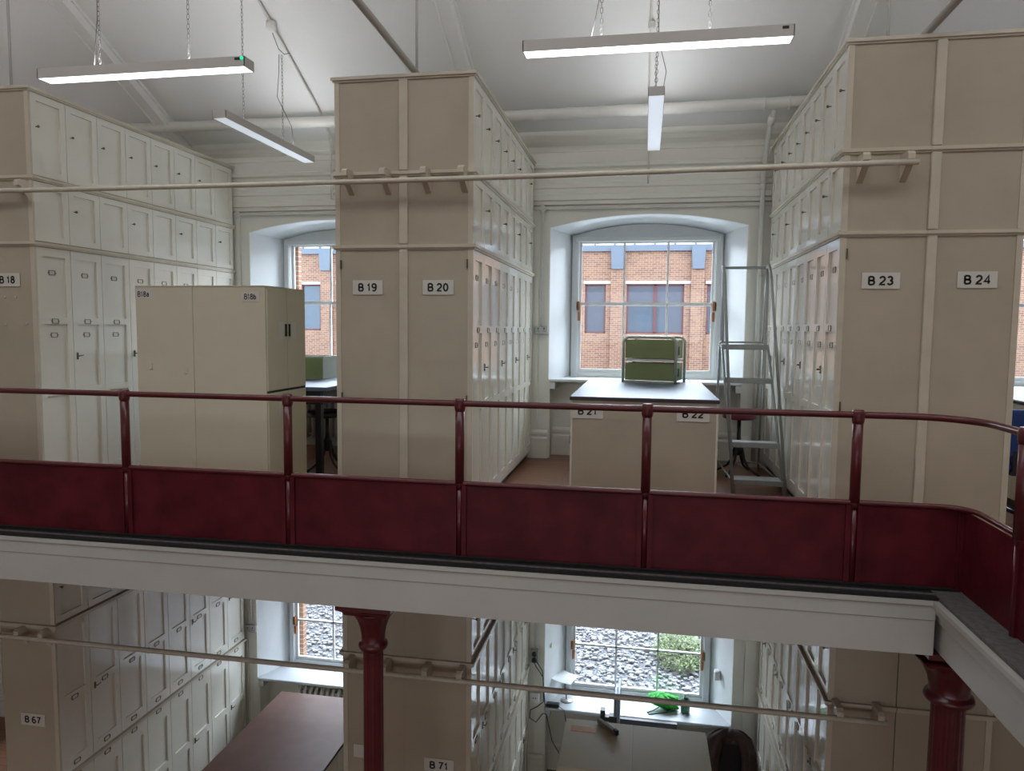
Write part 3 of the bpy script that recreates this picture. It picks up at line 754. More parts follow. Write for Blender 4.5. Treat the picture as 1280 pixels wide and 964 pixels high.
# conduit that follows the roof slope with a round box
cd = empty('roof_conduit', (-3.76, 7.0, 4.5), 'thin white conduit with a round junction box on the sloping ceiling', 'conduit')
MB().tube([(-3.76, y, roofz(y)-.03) for y in (5.6,6.4,7.2,8.0)]+[(-3.79,8.40,3.86),(-3.80,8.46,3.6),(-3.80,8.47,3.1)], .012, 8).build('conduit_run', M['pipewhite'], cd)
MB().lathe((-3.76,6.98,roofz(6.98)-.09), [(.03,0),(.052,.01),(.055,.05),(.05,.08)], 18).build('junction_box', M['pipewhite'], cd)
MB().tube([(-3.76,7.0,4.50),(-3.75,7.1,4.38),(-3.74,7.2,4.36),(-3.72,7.28,4.40)], .004, 6).build('cable', M['wire'], cd)
cd2 = empty('roof_conduit', (.0, 7.6, 4.2), 'thin white conduit running up the ceiling above the middle window', 'conduit')
MB().tube([(-.01, y, roofz(y)-.02) for y in (5.8,6.6,7.4,8.0)]+[(0,8.42,3.86),(0,8.47,3.6),(0,8.48,3.2)], .011, 8).build('conduit_run', M['pipewhite'], cd2)
MB().lathe((.0,7.25,roofz(7.25)-.07), [(.02,0),(.034,.01),(.036,.04),(.03,.06)], 14).build('junction_box', M['pipewhite'], cd2)
# socket points
def socket_double(x, z, label, mtl, conduit_top, plugs=False):
    r = empty('power_socket', (x, WY, z), label, 'socket')
    b = MB().bbox(x-.078, x+.078, WY-.075, WY-.03, z-.045, z+.045, .006); b.build('socket_box', mtl, r)
    s = MB(); 
    for q in (-.035, .035):
        s.box(x+q-.008, x+q+.008, WY-.079, WY-.075, z+.012, z+.028)
        s.box(x+q-.013, x+q-.007, WY-.077, WY-.0748, z-.018, z-.006); s.box(x+q+.007, x+q+.013, WY-.077, WY-.0748, z-.018, z-.006); s.box(x+q-.003, x+q+.003, WY-.077, WY-.0748, z-.002, z+.008)
    s.build('socket_holes', M['ink'] , r)
    if conduit_top: MB().cyl((x, WY-.045, z+.045), (x, WY-.045, conduit_top), .011, 8).build('conduit', M['pipewhite'], r)
    return r
r1 = socket_double(-1.205, 1.535, 'metal double socket on the wall left of the middle gallery window', M['greybox'], 2.96)
def socket_v(x, z, label, plugs):
    r = empty('power_socket', (x, WY, z), label, 'socket')
    MB().bbox(x-.05, x+.05, WY-.075, WY-.03, z-.085, z+.085, .006).build('socket_box', M['greybox'], r)
    MB().cyl((x, WY-.045, z+.085), (x, WY-.045, -.3), .011, 8).build('conduit', M['pipewhite'], r)
    if plugs:
        for q in (.036, -.040):
            p = MB().lathe((0,0,0), [(.030,0),(.032,.015),(.026,.035),(.012,.045)], 12); me = p.mesh('plug', M['blackplastic']); me.transform(Matrix.Translation((x, WY-.075, z+q)) @ Matrix.Rotation(PI/2, 4, 'X'))
            o = bpy.data.objects.new('plug', me); COL.objects.link(o); o.parent = r; o.matrix_parent_inverse = Matrix.Translation(r.location).inverted()
    return r
socket_v(-1.235, -2.46, 'metal socket with two black plugs beside the middle ground-floor window', True)
rr = empty('power_socket', (-1.22, WY, -2.99), 'small white socket low beside the middle ground-floor window', 'socket')
MB().bbox(-1.29,-1.17, WY-.07, WY-.03, -3.05, -2.93, .006).build('socket_box', M['white'], rr)
MB().box(-1.252,-1.238, WY-.073, WY-.07, -3.00,-2.985).box(-1.222,-1.208, WY-.073, WY-.07, -3.00,-2.985).build('socket_holes', M['ink'], rr)
socket_double(-5.03, -2.44, 'metal double socket left of the left ground-floor window', M['greybox'], -.3)
# trunking along the wall under the cornice with diamond shaped boxes
tr = empty('cable_trunking', (0, 8.56, 2.96), 'white cable trunking running along the wall above the windows', 'trunking')
MB().box(X0, X1, 8.555, 8.6, 2.945, 2.975).build('trunking_run', M['pipewhite'], tr)
for x in (-1.205, -BAY-1.27, 2.66):
    MB().prism([(x-.055,2.96),(x,3.01),(x+.055,2.96),(x,2.90)], 'y', 8.545, 8.57).build('junction_box', M['pipewhite'], tr)

# ------------------------------------------------------------------ steel cupboards
def steel_pair(xa, xm, xb, y0, y1, z0, zt, dzname, cards, right_doors=True, left=True):
    out = []
    for (x0, x1, nm, txt, cx) in ((xa, xm, 'a', cards[0], None), (xm, xb, 'b', cards[1], None)):
        lab = dzname[0] if nm == 'a' else dzname[1]
        r = empty('steel_cupboard', ((x0+x1)/2, (y0+y1)/2, z0), lab, 'cupboard', None)
        zsplit = z0+(zt-z0)*.52
        g = .0015
        b = MB(); b.bbox(x0+g, x1-g, y0, y1, z0, zt-.012, .003); b.build('carcass', M['steelcab'], r)
        MB().bbox(x0+g-.001, x1-g+.002, y0-.004, y1+.004, zt-.012, zt, .003).build('top_panel', M['steelcab'], r)
        if nm == 'b' and right_doors or nm == 'a' and left:
            s = 1 if nm == 'b' else -1
            xf = x1-g if s > 0 else x0+g
            ym = (y0+y1)/2
            for (za, zb_) in ((z0+.03, zsplit-.012), (zsplit+.010, zt-.03)):
                for (ya, yb) in ((y0+.012, ym-.002), (ym+.002, y1-.012)):
                    d = MB().bbox(xf, xf+s*.012, ya, yb, za, zb_, .003).build('door', M['steelcab'], r)
                    hy = yb-.03 if yb < ym+.001 else ya+.03
                    hz = z0+(zt-z0)*.80 if za > zsplit else z0+(zt-z0)*.44
                    MB().box(xf+s*.012, xf+s*.022, hy-.012, hy+.012, hz-.055, hz+.055).build('handle', M['ink'], d)
                    cy = hy-.08 if yb < ym+.001 else hy+.08
                    MB().box(xf+s*.012, xf+s*.0145, cy-.06, cy+.05, hz-.075, hz+.07).build('card_holder', M['card'] if (za > zsplit or yb < ym+.001) else M['steelcab'], d)
            MB().box(xf, xf+s*.006, y0+.01, y1-.01, zsplit-.012, zsplit+.006).build('gap_strip', M['ink'], r)
        out.append(r)
    return out
sp = steel_pair(-4.40, -3.847, -3.165, 5.70, 6.42, 0, 1.895, ('beige steel cupboard with card B18a standing at left on the gallery', 'beige steel cupboard with card B18b and doors facing right'), ('B18a', 'B18b'), left=False)
# the seam seen in the front is at x=-3.77
sign(sp[0], -4.315, 5.70, 1.82, 'B18a', w=.165, h=.083, size=.050, bold=.15, sx=.78)
sign(sp[1], -3.30, 5.70, 1.80, 'B18b', w=.165, h=.083, size=.050, bold=.15, sx=.78)
for x, z in ((-4.26, 1.19), (-3.92, 1.155)):
    MB().bbox(x-.012, x+.012, 5.692, 5.70, z-.028, z+.028, .003).build('clip_plate', M['steelcab'], sp[0])
# lower pair, seen from above
sq = steel_pair(-.66, -.020, .655, 6.02, 6.80, DROP, -2.24, ('beige steel cupboard with orange tape on top, below the middle window', 'beige steel cupboard beside the chair with the brown jacket'), ('', ''))
MB().box(-.035, -.0215, 6.02, 6.80, -2.262, -2.2385).build('joint_strip', M['card'], sq[0])
MB().box(-.60, -.36, 6.585, 6.68, -2.2405, -2.2385).build('orange_tape', M['tape'], sq[0])

pc = empty('plain_cupboard', (3.2, 6.0, DROP), 'tall plain beige cupboard half hidden at the lower right edge', 'cupboard')
MB().bbox(2.56, 3.76, 6.12, 6.7, DROP, -1.12, .004).build('carcass', M['cream_shaded'], pc)
MB().bbox(2.545, 3.78, 6.10, 6.72, -1.12, -1.09, .004).build('top_panel', M['ledge'], pc)
# ------------------------------------------------------------------ benches
def bench(x0, x1, y0, y1, z0, h, top, label, cards=None, solid=True):
    r = empty('island_bench', ((x0+x1)/2, (y0+y1)/2, z0), label, 'bench')
    MB().bbox(x0, x1, y0, y1, z0+h-.032, z0+h-.004, .004).build('edge_band', M['edge'], r)
    MB().box(x0+.004, x1-.004, y0+.004, y1, z0+h-.004, z0+h).build('bench_top', top, r)
    if solid:
        b = MB(); b.box(x0+.025, x1-.025, y0+.022, y1, z0+.08, z0+h-.032); b.build('carcass', M['cream_shaded'], r)
        MB().box(x0+.05, x1-.05, y0+.04, y1, z0, z0+.08).build('plinth', M['dirtpipe'], r)
        n = 6
        for s, xx in ((-1, x0+.025), (1, x1-.025)):
            for i in range(n):
                ya = y0+.03+i*(y1-y0-.04)/n; yb = ya+(y1-y0-.04)/n-.006
                d = MB().box(xx, xx+s*.018, ya, yb, z0+.09, z0+h-.04).build('door', M['cream'], r)
                MB().box(xx+s*.018, xx+s*.026, ya+.03, ya+.045, z0+.55, z0+.62).build('handle', M['chrome'], d)
    if cards:
        for (x, z, txt) in cards: sign(r, x, y0+.018, z, txt, w=.27, h=.13, size=.066)
    return r
bench(-.626, .636, 6.245, 8.54, 0, .97, M['benchtop'], 'cream island bench with a dark top and cards B 21 and B 22', [(-.47, .845, 'B 21'), (.42, .845, 'B 22')])
bench(BAY-.63, BAY+.63, 6.245, 8.54, 0, .97, M['benchtop'], 'cream island bench with a dark top half hidden at the right edge')
bench(-BAY-.64, -BAY+.62, 6.1, 8.32, DROP, .95, M['browntop'], 'island bench with a brown top below the left ground-floor window')
# left gallery bay: dark topped desk on legs
dk = empty('dark_desk', (-3.85, 7.3, 0), 'dark topped table behind the beige steel cupboards', 'table')
MB().bbox(-4.48, -3.02, 6.55, 8.52, .925, .965, .006).build('table_top', M['benchtop'], dk)
MB().box(-4.42, -3.08, 6.60, 6.63, .79, .925).box(-3.11, -3.08, 6.63, 8.48, .79, .925).box(-4.42, -4.39, 6.63, 8.48, .79, .925).build('apron', M['iron'], dk)
for (x, y) in ((-4.40,6.62),(-3.12,6.62),(-4.40,8.44),(-3.12,8.44)): MB().box(x-.03, x+.03, y-.03, y+.03, 0, .925).build('leg', M['iron'], dk)

# ------------------------------------------------------------------ stools
def stool(x, y, seat, h, mseat, mleg, label, r=.19, thick=.05):
    s = empty('swivel_stool', (x, y, 0), label, 'stool')
    MB().lathe((x,y,h-thick), [(r*.80,0),(r*.97,.012),(r,.03),(r*.96,thick-.006),(r*.7,thick)], 28).build('seat', mseat, s)
    MB().cyl((x,y,.25),(x,y,h-thick), .020, 12).lathe((x,y,.22), [(.03,0),(.048,.02),(.05,.10),(.035,.13),(.022,.15)], 14).build('spindle', mleg, s)
    for k in range(4):
        q = PI/4*1.25+k*PI/2; c, sn = math.cos(q), math.sin(q)
        pts = [(x+c*d, y+sn*d, z) for d, z in ((.035,.34),(.05,.27),(.07,.18),(.12,.10),(.19,.055),(.25,.022))]
        MB().tube(pts, [.012,.014,.014,.013,.012,.014], 8).build('leg', mleg, s)
    return s
stool(-3.33, 7.25, None, .66, M['iron'], M['iron'], 'black iron swivel stool behind the beige steel cupboards', r=.21, thick=.07)
stool(1.02, 8.02, None, .68, M['darkred'], M['iron'], 'swivel stool with a dark red seat behind the step ladder', r=.175, thick=.07)

# ------------------------------------------------------------------ step ladder
ld = empty('step_ladder', (1.09, 7.4, 0), 'grey steel platform ladder with a tall handrail beside the right cabinets', 'ladder')
XR0, XR1 = .873, 1.325
def lerp(a, b, t): return a+(b-a)*t
def fpt(side, z):
    t_ = z/1.40
    y = lerp(7.03, 7.52, t_); xl = lerp(.868, .765, t_); xr = lerp(1.322, 1.205, t_)
    return (xl if side < 0 else xr, y, z)
for s_ in (-1, 1):
    MB().tube([fpt(s_, .0), fpt(s_, 1.40)], .013, 8).build('front_stile', M['steel'], ld)
    a = fpt(s_, .0); xo = -.015 if s_ < 0 else .010
    top = (.775, 7.66, 2.21) if s_ < 0 else (1.222, 7.66, 2.21)
    back = (.80, 8.0, 2.21) if s_ < 0 else (1.245, 8.0, 2.21)
    hp = [(a[0]+xo, a[1]-.02, 0.0), (lerp(a[0]+xo, top[0], .93), lerp(a[1]-.02, top[1], .93), 2.08), (top[0], top[1]+.02, 2.18), (top[0], top[1]+.07, 2.21), back]
    MB().tube(hp, .015, 8).build('handrail', M['steel'], ld)
    bx = .80 if s_ < 0 else 1.245
    MB().tube([(bx, 8.0, 2.20), (bx-.02*s_, 7.98, 1.43)], .011, 8).build('handrail_post', M['steel'], ld)
    MB().tube([(bx-.01, 7.98, 1.42), (bx+(.0 if s_ < 0 else .03), 8.30, .0)], .012, 8).build('rear_leg', M['steel'], ld)
    MB().tube([(a[0], a[1]+.02, .10), ((.84 if s_ < 0 else 1.27), 8.26, .10)], .010, 8).build('base_bar', M['steel'], ld)
MB().tube([(.80,8.0,2.21),(1.245,8.0,2.21)], .015, 8).build('handrail_bar', M['steel'], ld)
MB().tube([(.79,8.27,.10),(1.27,8.27,.10)], .010, 8).build('base_bar', M['steel'], ld)
MB().tube([(.795,7.985,1.43),(1.24,7.985,1.43)], .010, 8).build('platform_bar', M['steel'], ld)
for z, dep in ((.115,.22),(.455,.18),(.76,.17),(1.06,.16),(1.385,.44)):
    a, b = fpt(-1, z), fpt(1, z)
    t_ = MB(); t_.bbox(a[0]+.0, b[0]-.0, a[1]-.02, a[1]-.004, z-.022, z+.03, .004); t_.box(a[0]+.005, b[0]-.005, a[1]-.004, a[1]+dep, z+.006, z+.022)
    t_.build('step' if z < 1.3 else 'platform', M['steel'], ld)

# ------------------------------------------------------------------ book truck and box on the benches
bk = empty('green_file_box', (.16, 8.35, .97), 'two-tier green steel file box with a rounded grey frame on the bench', 'box')
zb0 = .97
def rrect(x0, x1, z0, z1, r, n=6):
    pts = [(x0, z0)]
    pts += [(x0+r-r*math.cos(q), z1-r+r*math.sin(q)) for q in [PI/2*i/n for i in range(n+1)]]
    pts += [(x1-r+r*math.sin(q), z1-r+r*math.cos(q)) for q in [PI/2*i/n for i in range(n+1)]]
    pts += [(x1, z0)]
    return pts
fx0, fx1 = -.155, .435
for yy in (8.06, 8.44):
    MB().tube([(p[0], yy, p[1]) for p in rrect(fx0, fx1, zb0, zb0+.50, .07)], .016, 8).build('frame', M['greygreen'], bk)
for (za, zc) in ((zb0+.025, zb0+.215), (zb0+.27, zb0+.47)):
    tr_ = MB(); tr_.box(fx0+.02, fx1-.02, 8.07, 8.078, za, zc); tr_.box(fx0+.02, fx1-.02, 8.42, 8.428, za, zc); tr_.box(fx0+.02, fx1-.02, 8.078, 8.42, za, za+.008)
    tr_.box(fx0+.02, fx0+.028, 8.078, 8.42, za, zc); tr_.box(fx1-.028, fx1-.02, 8.078, 8.42, za, zc)
    tr_.build('tray', M['green'], bk)
    MB().box(fx1-.02, fx1-.014, 8.24, 8.27, za+.04, za+.13).build('handle_slot', M['ink'], bk)
MB().box(fx0+.02, fx1-.02, 8.055, 8.44, zb0+.235, zb0+.262).build('shelf', M['card'], bk)
MB().box(fx0-.01, fx1+.01, 8.05, 8.07, zb0, zb0+.022).build('base_rail', M['greygreen'], bk)
bk.rotation_euler = (0, 0, math.radians(-17))
gb = empty('green_box', (-3.9, 7.7, .965), 'olive green box on the dark table by the left gallery window', 'box')
MB().box(-4.42, -3.54, 7.60, 7.62, .966, 1.215).box(-4.42, -4.40, 7.62, 8.05, .966, 1.215).box(-4.42,-3.54,8.03,8.05,.966,1.215).box(-4.40,-3.56,7.62,8.03,.966,.98).build('body', M['green'], gb)
MB().box(-3.56, -3.54, 7.62, 8.03, .966, 1.215).box(-4.43,-3.53,7.595,7.63,1.20,1.222).build('end_panel', M['greygreen'], gb)

# ------------------------------------------------------------------ radiators
def radiator(xc, z0, label):
    r = empty('radiator', (xc, 8.75, z0), label, 'radiator')
    s = MB()
    for i in range(16):
        x = xc-.60+i*.08
        s.tube([(x, 8.70, z0+.12), (x, 8.69, z0+.78), (x, 8.73, z0+.825), (x, 8.79, z0+.78), (x, 8.78, z0+.12)], .024, 8)
    s.cyl((xc-.64, 8.74, z0+.15), (xc+.64, 8.74, z0+.15), .022, 8); s.cyl((xc-.64, 8.74, z0+.74), (xc+.64, 8.74, z0+.74), .022, 8)
    s.build('sections', M['pipewhite'], r)
    for x in (xc-.6, xc+.6): MB().box(x-.02, x+.02, 8.70, 8.78, z0, z0+.12).build('foot', M['pipewhite'], r)
    return r
radiator(-BAY+.02, DROP, 'white column radiator under the left ground-floor window')
radiator(-BAY+.02, 0, 'white column radiator under the left gallery window')
radiator(.1, 0, 'white column radiator under the middle gallery window')

# ------------------------------------------------------------------ ground-floor desk things
dsk = empty('desk', (.1, 8.2, DROP), 'pale desk below the middle ground-floor window', 'desk')
MB().bbox(-.75, .70, 7.75, 8.56, -3.325, -3.30, .004).build('desk_top', M['reveal'], dsk)
for (x, y) in ((-.71,7.79),(.66,7.79),(-.71,8.51),(.66,8.51)): MB().box(x-.02, x+.02, y-.02, y+.02, DROP, -3.325).build('leg', M['greybox'], dsk)
ds = thing('document_stand', MB().prism([(8.50,-3.30),(8.55,-3.30),(8.55,-3.125),(8.50,-3.125)], 'x', -.19, .49), M['blackplastic'], 'long black ledge strip along the back of the desk', 'panel')
mo = empty('monitor', (-.20, 8.15, -3.30), 'thin grey monitor seen edge-on on the desk', 'monitor')
MB().bbox(-.205, -.172, 7.93, 8.40, -2.92, -2.57, .006).build('screen', M['silver'], mo)
MB().bbox(-.245, -.205, 8.03, 8.32, -2.86, -2.64, .006).build('back_cover', M['silver'], mo)
st = MB(); st.box(-.30,-.21, 8.12, 8.20, -3.28, -2.90); st.box(-.40,-.345, 8.12, 8.20, -3.28, -2.84); st.box(-.375,-.225, 8.13, 8.19, -2.97, -2.92); st.box(-.375,-.225, 8.13, 8.19, -3.12, -3.04); st.bbox(-.42,-.14, 8.02, 8.32, -3.30, -3.28, .004)
st.build('stand', M['blackplastic'], mo)
ms = MB().lathe((.20, 8.30, -3.30), [(.03,0),(.046,.006),(.042,.022),(.024,.036),(.006,.04)], 16)
thing('computer_mouse', ms, M['silver'], 'small grey computer mouse on the desk', 'mouse')
# stapler-like wooden clamp on top of the steel cupboard
cb = empty('wooden_peg_clamp', (-.30, 6.6, -2.24), 'worn grey wooden bar with a metal end on the steel cupboard top', 'tool')
me = MB().bbox(-.13, .13, -.022, .022, 0, .045, .005).mesh('bar', M['wood']); me.transform(Matrix.Translation((-.26, 6.68, -2.238)) @ Matrix.Rotation(-.85, 4, 'Z'))
o = bpy.data.objects.new('bar', me); COL.objects.link(o); o.parent = cb; o.matrix_parent_inverse = Matrix.Translation(cb.location).inverted()
me = MB().bbox(.10, .155, -.018, .018, .008, .060, .006).mesh('metal_end', M['iron']); me.transform(Matrix.Translation((-.26, 6.68, -2.238)) @ Matrix.Rotation(-.85, 4, 'Z'))
o = bpy.data.objects.new('metal_end', me); COL.objects.link(o); o.parent = cb; o.matrix_parent_inverse = Matrix.Translation(cb.location).inverted()
# on the sill
ZS = SILL+DROP
bt = empty('water_bottle', (.60, 8.80, ZS), 'dark green bottle with a pale cap on the ground-floor window sill', 'bottle')
MB().lathe((.60,8.80,ZS), [(.050,0),(.055,.01),(.055,.155),(.040,.185),(.024,.20)], 20).build('body', M['bottle'], bt)
MB().lathe((.60,8.80,ZS+.198), [(.028,0),(.031,.006),(.031,.045),(.026,.05)], 16).build('cap', M['cap'], bt)
random.seed(3)
def cloth(u, v):
    q = u*2*PI; ph = v*PI
    r = .085*(1+.30*math.sin(3*q+2*v*5)*math.sin(ph)+.14*math.sin(9*q+4*v)+.10*math.sin(14*v+q*2))
    return (.36+r*1.75*math.sin(ph)*math.cos(q)+.05*math.cos(ph), 8.86+r*1.3*math.sin(ph)*math.sin(q), ZS+.095-.093*math.cos(ph)*(1+.04*math.sin(5*q)))
gc = empty('cloth_bag', (.33, 8.9, ZS), 'crumpled bright green cloth bag with a loose strap on the window sill', 'bag')
cm = MB().grid(cloth, 40, 20).build('body', M['limecloth'], gc)
MB().tube([(.42,8.80,ZS+.02),(.36,8.74,ZS+.008),(.25,8.70,ZS+.007),(.16,8.66,ZS+.007),(.14,8.70,ZS+.007),(.22,8.76,ZS+.010),(.29,8.82,ZS+.03)], .006, 6).build('strap', M['bottle'], gc)
SH = [(-1.075,8.77,-2.83),(-.80,8.70,-2.86),(-.70,8.92,-2.85),(-.93,9.02,-2.83)]
def paper(u, v):
    a_, b_, c_, d_ = [Vector(p) for p in SH]
    p = a_.lerp(b_, u).lerp(d_.lerp(c_, u), v); p.z += .022*math.sin(PI*v)*u-.012*math.sin(PI*u); return tuple(p)
pl_ = empty('desk_lamp', (-.86, 8.84, ZS), 'small white lamp with a flat sheet-like shade on the left of the window sill', 'lamp')
pg = MB(); pg.grid(paper, 12, 8); pg.grid(lambda u, v: tuple(Vector(paper(u, v))-Vector((0,0,.003))), 12, 8)
pg.build('shade', M['paper'], pl_)
MB().lathe((-.86,8.80,ZS), [(.075,0),(.078,.006),(.070,.014),(.015,.02)], 22).build('base', M['greybox'], pl_)
MB().tube([(-.86,8.80,ZS+.015),(-.87,8.82,ZS+.12),(-.90,8.85,-2.855)], .007, 8).build('stem', M['wire'], pl_)
ad = thing('power_adapter', MB().bbox(-1.09,-.93, 8.59, 8.67, ZS+.001, ZS+.042, .008), M['blackplastic'], 'black power adapter on the left end of the window sill', 'adapter')
thing('sticky_note', MB().prism([(8.72,-2.42),(8.84,-2.41),(8.84,-2.36),(8.72,-2.37)], 'x', -1.052, -1.049), M['sticky'], 'small lime sticky note on the left window reveal', 'note')
sb = thing('alarm_sensor', MB().bbox(.935, 1.0, 8.82, 8.90, -2.70, -2.58, .01), M['white'], 'small white box fixed on the right reveal of the ground-floor window', 'sensor')
cbl = empty('power_cable', (-1.2, 8.5, -3.0), 'thin black power cables looping from the socket to the desk', 'cable')
MB().tube([(-1.235,8.47,-2.43),(-1.20,8.42,-2.46),(-1.13,8.50,-2.62),(-1.11,8.52,-2.9),(-1.10,8.53,-3.05),(-1.05,8.56,-3.105)], .006, 6).build('cable_run', M['blackplastic'], cbl)
MB().tube([(-1.235,8.47,-2.50),(-1.20,8.42,-2.53),(-1.12,8.50,-2.7),(-1.115,8.52,-3.02),(-1.19,8.50,-3.08),(-1.27,8.48,-3.12),(-1.28,8.48,-3.22),(-1.20,8.48,-3.27),(-1.12,8.50,-3.16),(-1.08,8.53,-3.18),(-1.0,8.5,-3.5),(-.9,8.48,-3.65),(-.72,8.45,-3.70)], .006, 6).build('cable_run', M['blackplastic'], cbl)
MB().tube([(-.94,8.60,-3.10),(-.86,8.55,-3.12),(-.83,8.53,-3.3),(-.84,8.52,-3.5),(-.80,8.48,-3.62)], .005, 6).build('cable_run', M['blackplastic'], cbl)

# chair with a jacket over its back
def office_chair(x, y, z0, label, mseat, face=1, back_h=1.02):
    c = empty('office_chair', (x, y, z0), label, 'chair')
    def back(u, v):
        q = u*2*PI; w = .22*(1-.25*v**3); return (x+w*abs(math.cos(q))**.6*(1 if math.cos(q) > 0 else -1), y-face*.20+.03*math.sin(q)-face*.05*v, z0+.55+(back_h-.55)*v)
    b = MB(); n = 10
    b.grid(back, 32, 10); b.add([back(i/32, 1) for i in range(32)], [tuple(range(32))]); b.add([back(i/32, 0) for i in range(32)], [tuple(range(31,-1,-1))])
    b.build('backrest', mseat, c)
    MB().bbox(x-.24, x+.24, y-.22, y+.24, z0+.44, z0+.52, .03).build('seat', mseat, c)
    MB().cyl((x,y,z0+.10),(x,y,z0+.44), .028, 12).build('pillar', M['blackplastic'], c)
    MB().box(x-.03, x+.03, y-face*.23-.01, y-face*.15, z0+.42, z0+.62).build('back_bracket', M['blackplastic'], c)
    for k in range(5):
        q = k*2*PI/5+.3; MB().tube([(x, y, z0+.12), (x+.27*math.cos(q), y+.27*math.sin(q), z0+.065)], [.022,.014], 8).cyl((x+.27*math.cos(q)-.012, y+.27*math.sin(q), z0+.026), (x+.27*math.cos(q)+.012, y+.27*math.sin(q), z0+.026), .026, 12).build('leg', M['blackplastic'], c)
    return c
office_chair(1.06, 8.26, DROP, 'black office chair at the ground-floor desk under a brown jacket', M['blackplastic'], face=1, back_h=1.13)
JX, JY, JZ = 1.06, 8.03, DROP+1.205
def jk(u, v):
    # horseshoe of cloth over the chair back, open in the middle towards the viewer
    q = (u-.5)*PI*1.25
    mid = max(0.0, 1-abs(q)/.75)
    drop = v*(1-.86*min(1, mid*1.8))
    fold = .022*math.sin(u*38+v*4)*min(1, v*3)+.012*math.sin(u*61-v*9)*v
    w = .235+.085*drop+.02*math.sin(v*5)
    xx = JX+(w+fold)*math.sin(q)-.02
    yy = JY-(.075+.07*drop+fold)*math.cos(q)
    zz = JZ-.085*(abs(math.sin(q))**2.4)-.66*drop+.014*math.sin(u*23)*(1-v)
    return (xx, yy, zz)
def jk2(u, v):
    p = jk(u, v); return (JX+(p[0]-JX)*.90, JY+(p[1]-JY)*.80, p[2]-.008)
def cap_(u, v):
    a = Vector(jk(u, 0)); c = Vector((JX+(a.x-JX)*.25, JY+.03, JZ+.01)); return tuple(a.lerp(c, v)+Vector((0,0,.022*math.sin(PI*v)+.006*math.sin(u*40)*math.sin(PI*v))))
jm = MB(); jm.grid(jk, 70, 26); jm.grid(jk2, 70, 26); jm.grid(cap_, 70, 6)
thing('brown_jacket', jm, M['jacket'], 'dark brown jacket hung over the back of the office chair', 'jacket')
office_chair(2.93, 6.55, 0, 'navy blue office chair behind the right-hand post of the railing', M['blue'], face=1, back_h=.95)

# ------------------------------------------------------------------ outdoors
struct('ground', MB().box(-30, 30, 9.35, 60, GZ-.3, GZ), M['gravel'])
random.seed(11)
pb = MB()
def pebble(x, y, r):
    a = random.random()*PI; c, s = math.cos(a), math.sin(a); sx, sy, sz = r*(.8+.5*random.random()), r*(.7+.4*random.random()), r*.65
    vs = []
    for (px, py, pz) in ((1,0,0),(0,1,0),(-1,0,0),(0,-1,0),(.6,.6,.7),(-.6,.6,.7),(-.6,-.6,.7),(.6,-.6,.7),(.7,.7,-.3),(-.7,.7,-.3),(-.7,-.7,-.3),(.7,-.7,-.3)):
        X_, Y_ = px*sx*(.8+.4*random.random()), py*sy*(.8+.4*random.random()); vs.append((x+X_*c-Y_*s, y+X_*s+Y_*c, GZ+sz*.5+pz*sz))
    pb.add(vs, [(4,5,6,7),(0,8,1,4),(4,1,5),(1,9,2,5),(5,2,6),(2,10,3,6),(6,3,7),(3,11,0,7),(7,0,4)])
for _ in range(5200):
    x = random.uniform(-1.3, 1.9) if random.random() < .62 else random.uniform(-6.6, -3.9); pebble(x, random.uniform(9.5, 13.6), random.uniform(.018, .048))
po = pb.build('pebble_bed', M['pebble'], fix=False); tag(po, 'loose pale pebbles covering the ground outside the lower windows', 'gravel', kind='stuff')
# grass strip beyond the gravel at left, leafy shrub at right
gr = MB()
for _ in range(5200):
    x = random.uniform(-8, -4.2); y = random.uniform(12.15, 14.6); h = random.uniform(.06, .16); a = random.random()*PI; w = .010
    dx, dy = math.cos(a)*w, math.sin(a)*w; lx, ly = random.uniform(-.04,.04), random.uniform(-.04,.04)
    gr.add([(x-dx,y-dy,GZ),(x+dx,y+dy,GZ),(x+lx,y+ly,GZ+h)], [(0,1,2)])
go = gr.build('grass_strip', M['grass'], fix=False); tag(go, 'bright green grass strip beyond the pebbles at the left window', 'grass', kind='stuff')
def shrub(cx, cy, rx, ry, h, n, label, seed):
    random.seed(seed)
    r = empty('shrub', (cx, cy, GZ), label, 'shrub')
    st = MB()
    for k in range(14):
        q = random.random()*2*PI; d = random.random()
        st.tube([(cx, cy, GZ), (cx+rx*.4*d*math.cos(q), cy+ry*.4*d*math.sin(q), GZ+h*.5), (cx+rx*.85*d*math.cos(q), cy+ry*.85*d*math.sin(q), GZ+h*.9)], [.008,.006,.003], 5)
    st.build('stem', M['wood'], r)
    lf = MB()
    for _ in range(n):
        q = random.random()*2*PI; d = math.sqrt(random.random()); zz = random.random()
        x = cx+rx*d*math.cos(q); y = cy+ry*d*math.sin(q); z = GZ+.02+h*zz*(1-.6*d*d)
        L = random.uniform(.03,.07); a = random.random()*2*PI; t_ = random.uniform(-.5,.9)
        dv = Vector((math.cos(a)*math.cos(t_), math.sin(a)*math.cos(t_), math.sin(t_)))*L; sv = Vector((-math.sin(a), math.cos(a), .2))*L*.22
        p = Vector((x,y,z)); lf.add([p, p+dv*.5+sv, p+dv, p+dv*.5-sv], [(0,1,2,3)])
    lf.build('foliage', M['leaf'], r, fix=False)
    return r
shrub(.62, 10.75, .38, .62, .32, 2600, 'leafy green shrub growing in the pebbles outside the middle ground-floor window', 5)
shrub(.75, 12.5, .9, .9, .30, 2600, 'low green shrub farther out beyond the pebbles at the middle window', 6)

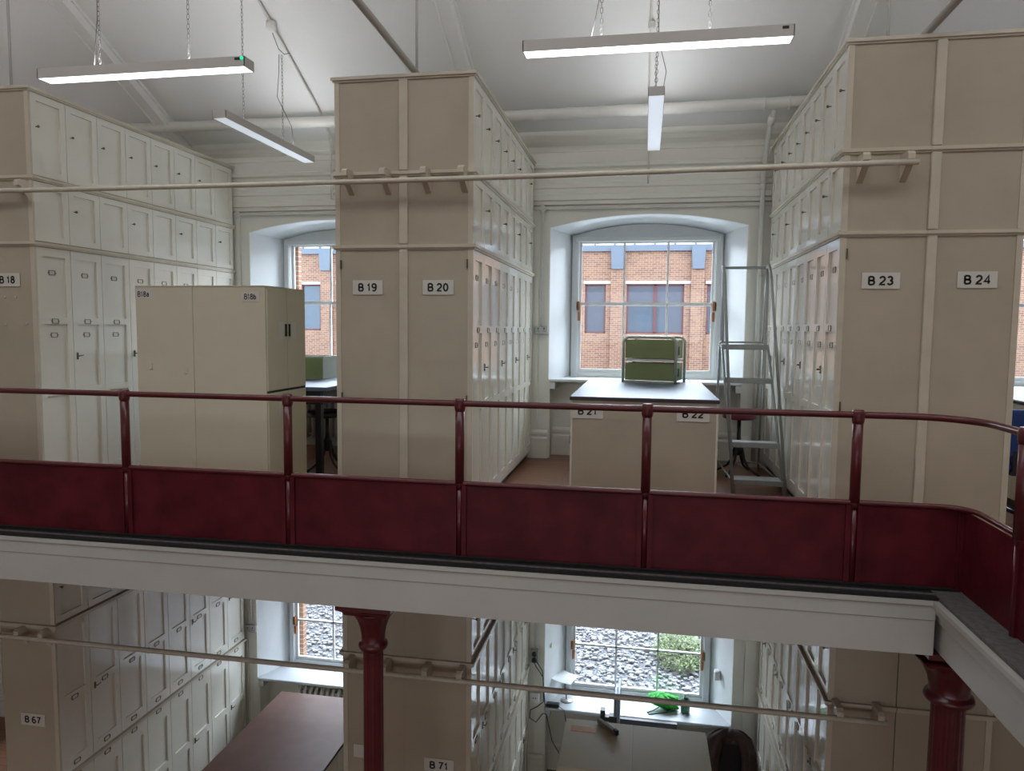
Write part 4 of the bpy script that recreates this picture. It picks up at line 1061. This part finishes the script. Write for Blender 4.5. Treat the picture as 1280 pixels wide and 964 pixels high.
# brick office block across the yard
BYY = 24.0
bb = empty('brick_building', (-3, BYY, GZ), 'brick building with blue-grey windows across the yard', 'building')
wins = []
zt_, zb_ = 3.03, 1.43
layout = [(-1.95,-1.27),(-.60,1.22),(1.93,2.9),(-3.9,-2.7),(-6.2,-4.7),(-8.9,-7.5),(-11.95,-11.22),(-10.6,-9.5),(-14.0,-12.8),(3.6,5.4)]
layout.sort()
wl = MB()
xprev = -26
for (a, b) in layout:
    wl.box(xprev, a, BYY, BYY+.4, zb_, zt_); xprev = b
wl.box(xprev, 20, BYY, BYY+.4, zb_, zt_); wl.box(-26, 20, BYY, BYY+.4, GZ, zb_); wl.box(-26, 20, BYY, BYY+.4, zt_, 4.08)
wl.build('facade', M['brick'], bb)
pil = MB()
for x in (-.91, 1.63, -3.45, -6.9, -10.96, -13.5, 4.3):
    pil.box(x-.20, x+.20, BYY-.14, BYY, GZ, 3.5)
pil.build('pilaster', M['brick'], bb)
for x in (-.91, 1.63, -3.45, -6.9, -10.96, -13.5, 4.3):
    MB().prism([(x-.22,4.2),(x+.22,4.2),(x+.18,3.5),(x-.18,3.5)], 'y', BYY-.22, BYY).build('rainwater_hopper', M['metalgrey'], bb)
for (a, b) in layout:
    w_ = MB(); w_.box(a, b, BYY+.10, BYY+.12, zb_, zt_); wo = w_.build('window', M['officeglass'], bb)
    f = MB(); f.box(a, a+.05, BYY+.04, BYY+.12, zb_, zt_); f.box(b-.05, b, BYY+.04, BYY+.12, zb_, zt_); f.box(a, b, BYY+.04, BYY+.12, zb_, zb_+.05); f.box(a, b, BYY+.04, BYY+.12, zt_-.05, zt_)
    if b-a > 1.5: f.box(b-.95, b-.86, BYY+.04, BYY+.12, zb_, zt_)
    f.build('frame', M['redframe'], wo)
    MB().box(a-.05, b+.22, BYY-.03, BYY+.02, zt_, zt_+.10).build('lintel', M['stone'], bb)
MB().box(-26, 20, BYY-.10, BYY+.4, 4.08, 4.27).build('gutter', M['metalgrey'], bb)
gz = MB(); gz.box(-26, 20, BYY+.1, BYY+.3, 4.27, 4.62); gz.build('roof_glazing', M['paper'], bb)
gb_ = MB()
for i in range(70): gb_.box(-26+i*.64, -26+i*.64+.05, BYY+.02, BYY+.1, 4.27, 4.62)
gb_.box(-26, 20, BYY-.05, BYY+.35, 4.62, 4.75); gb_.build('glazing_bars', M['metalgrey'], bb)
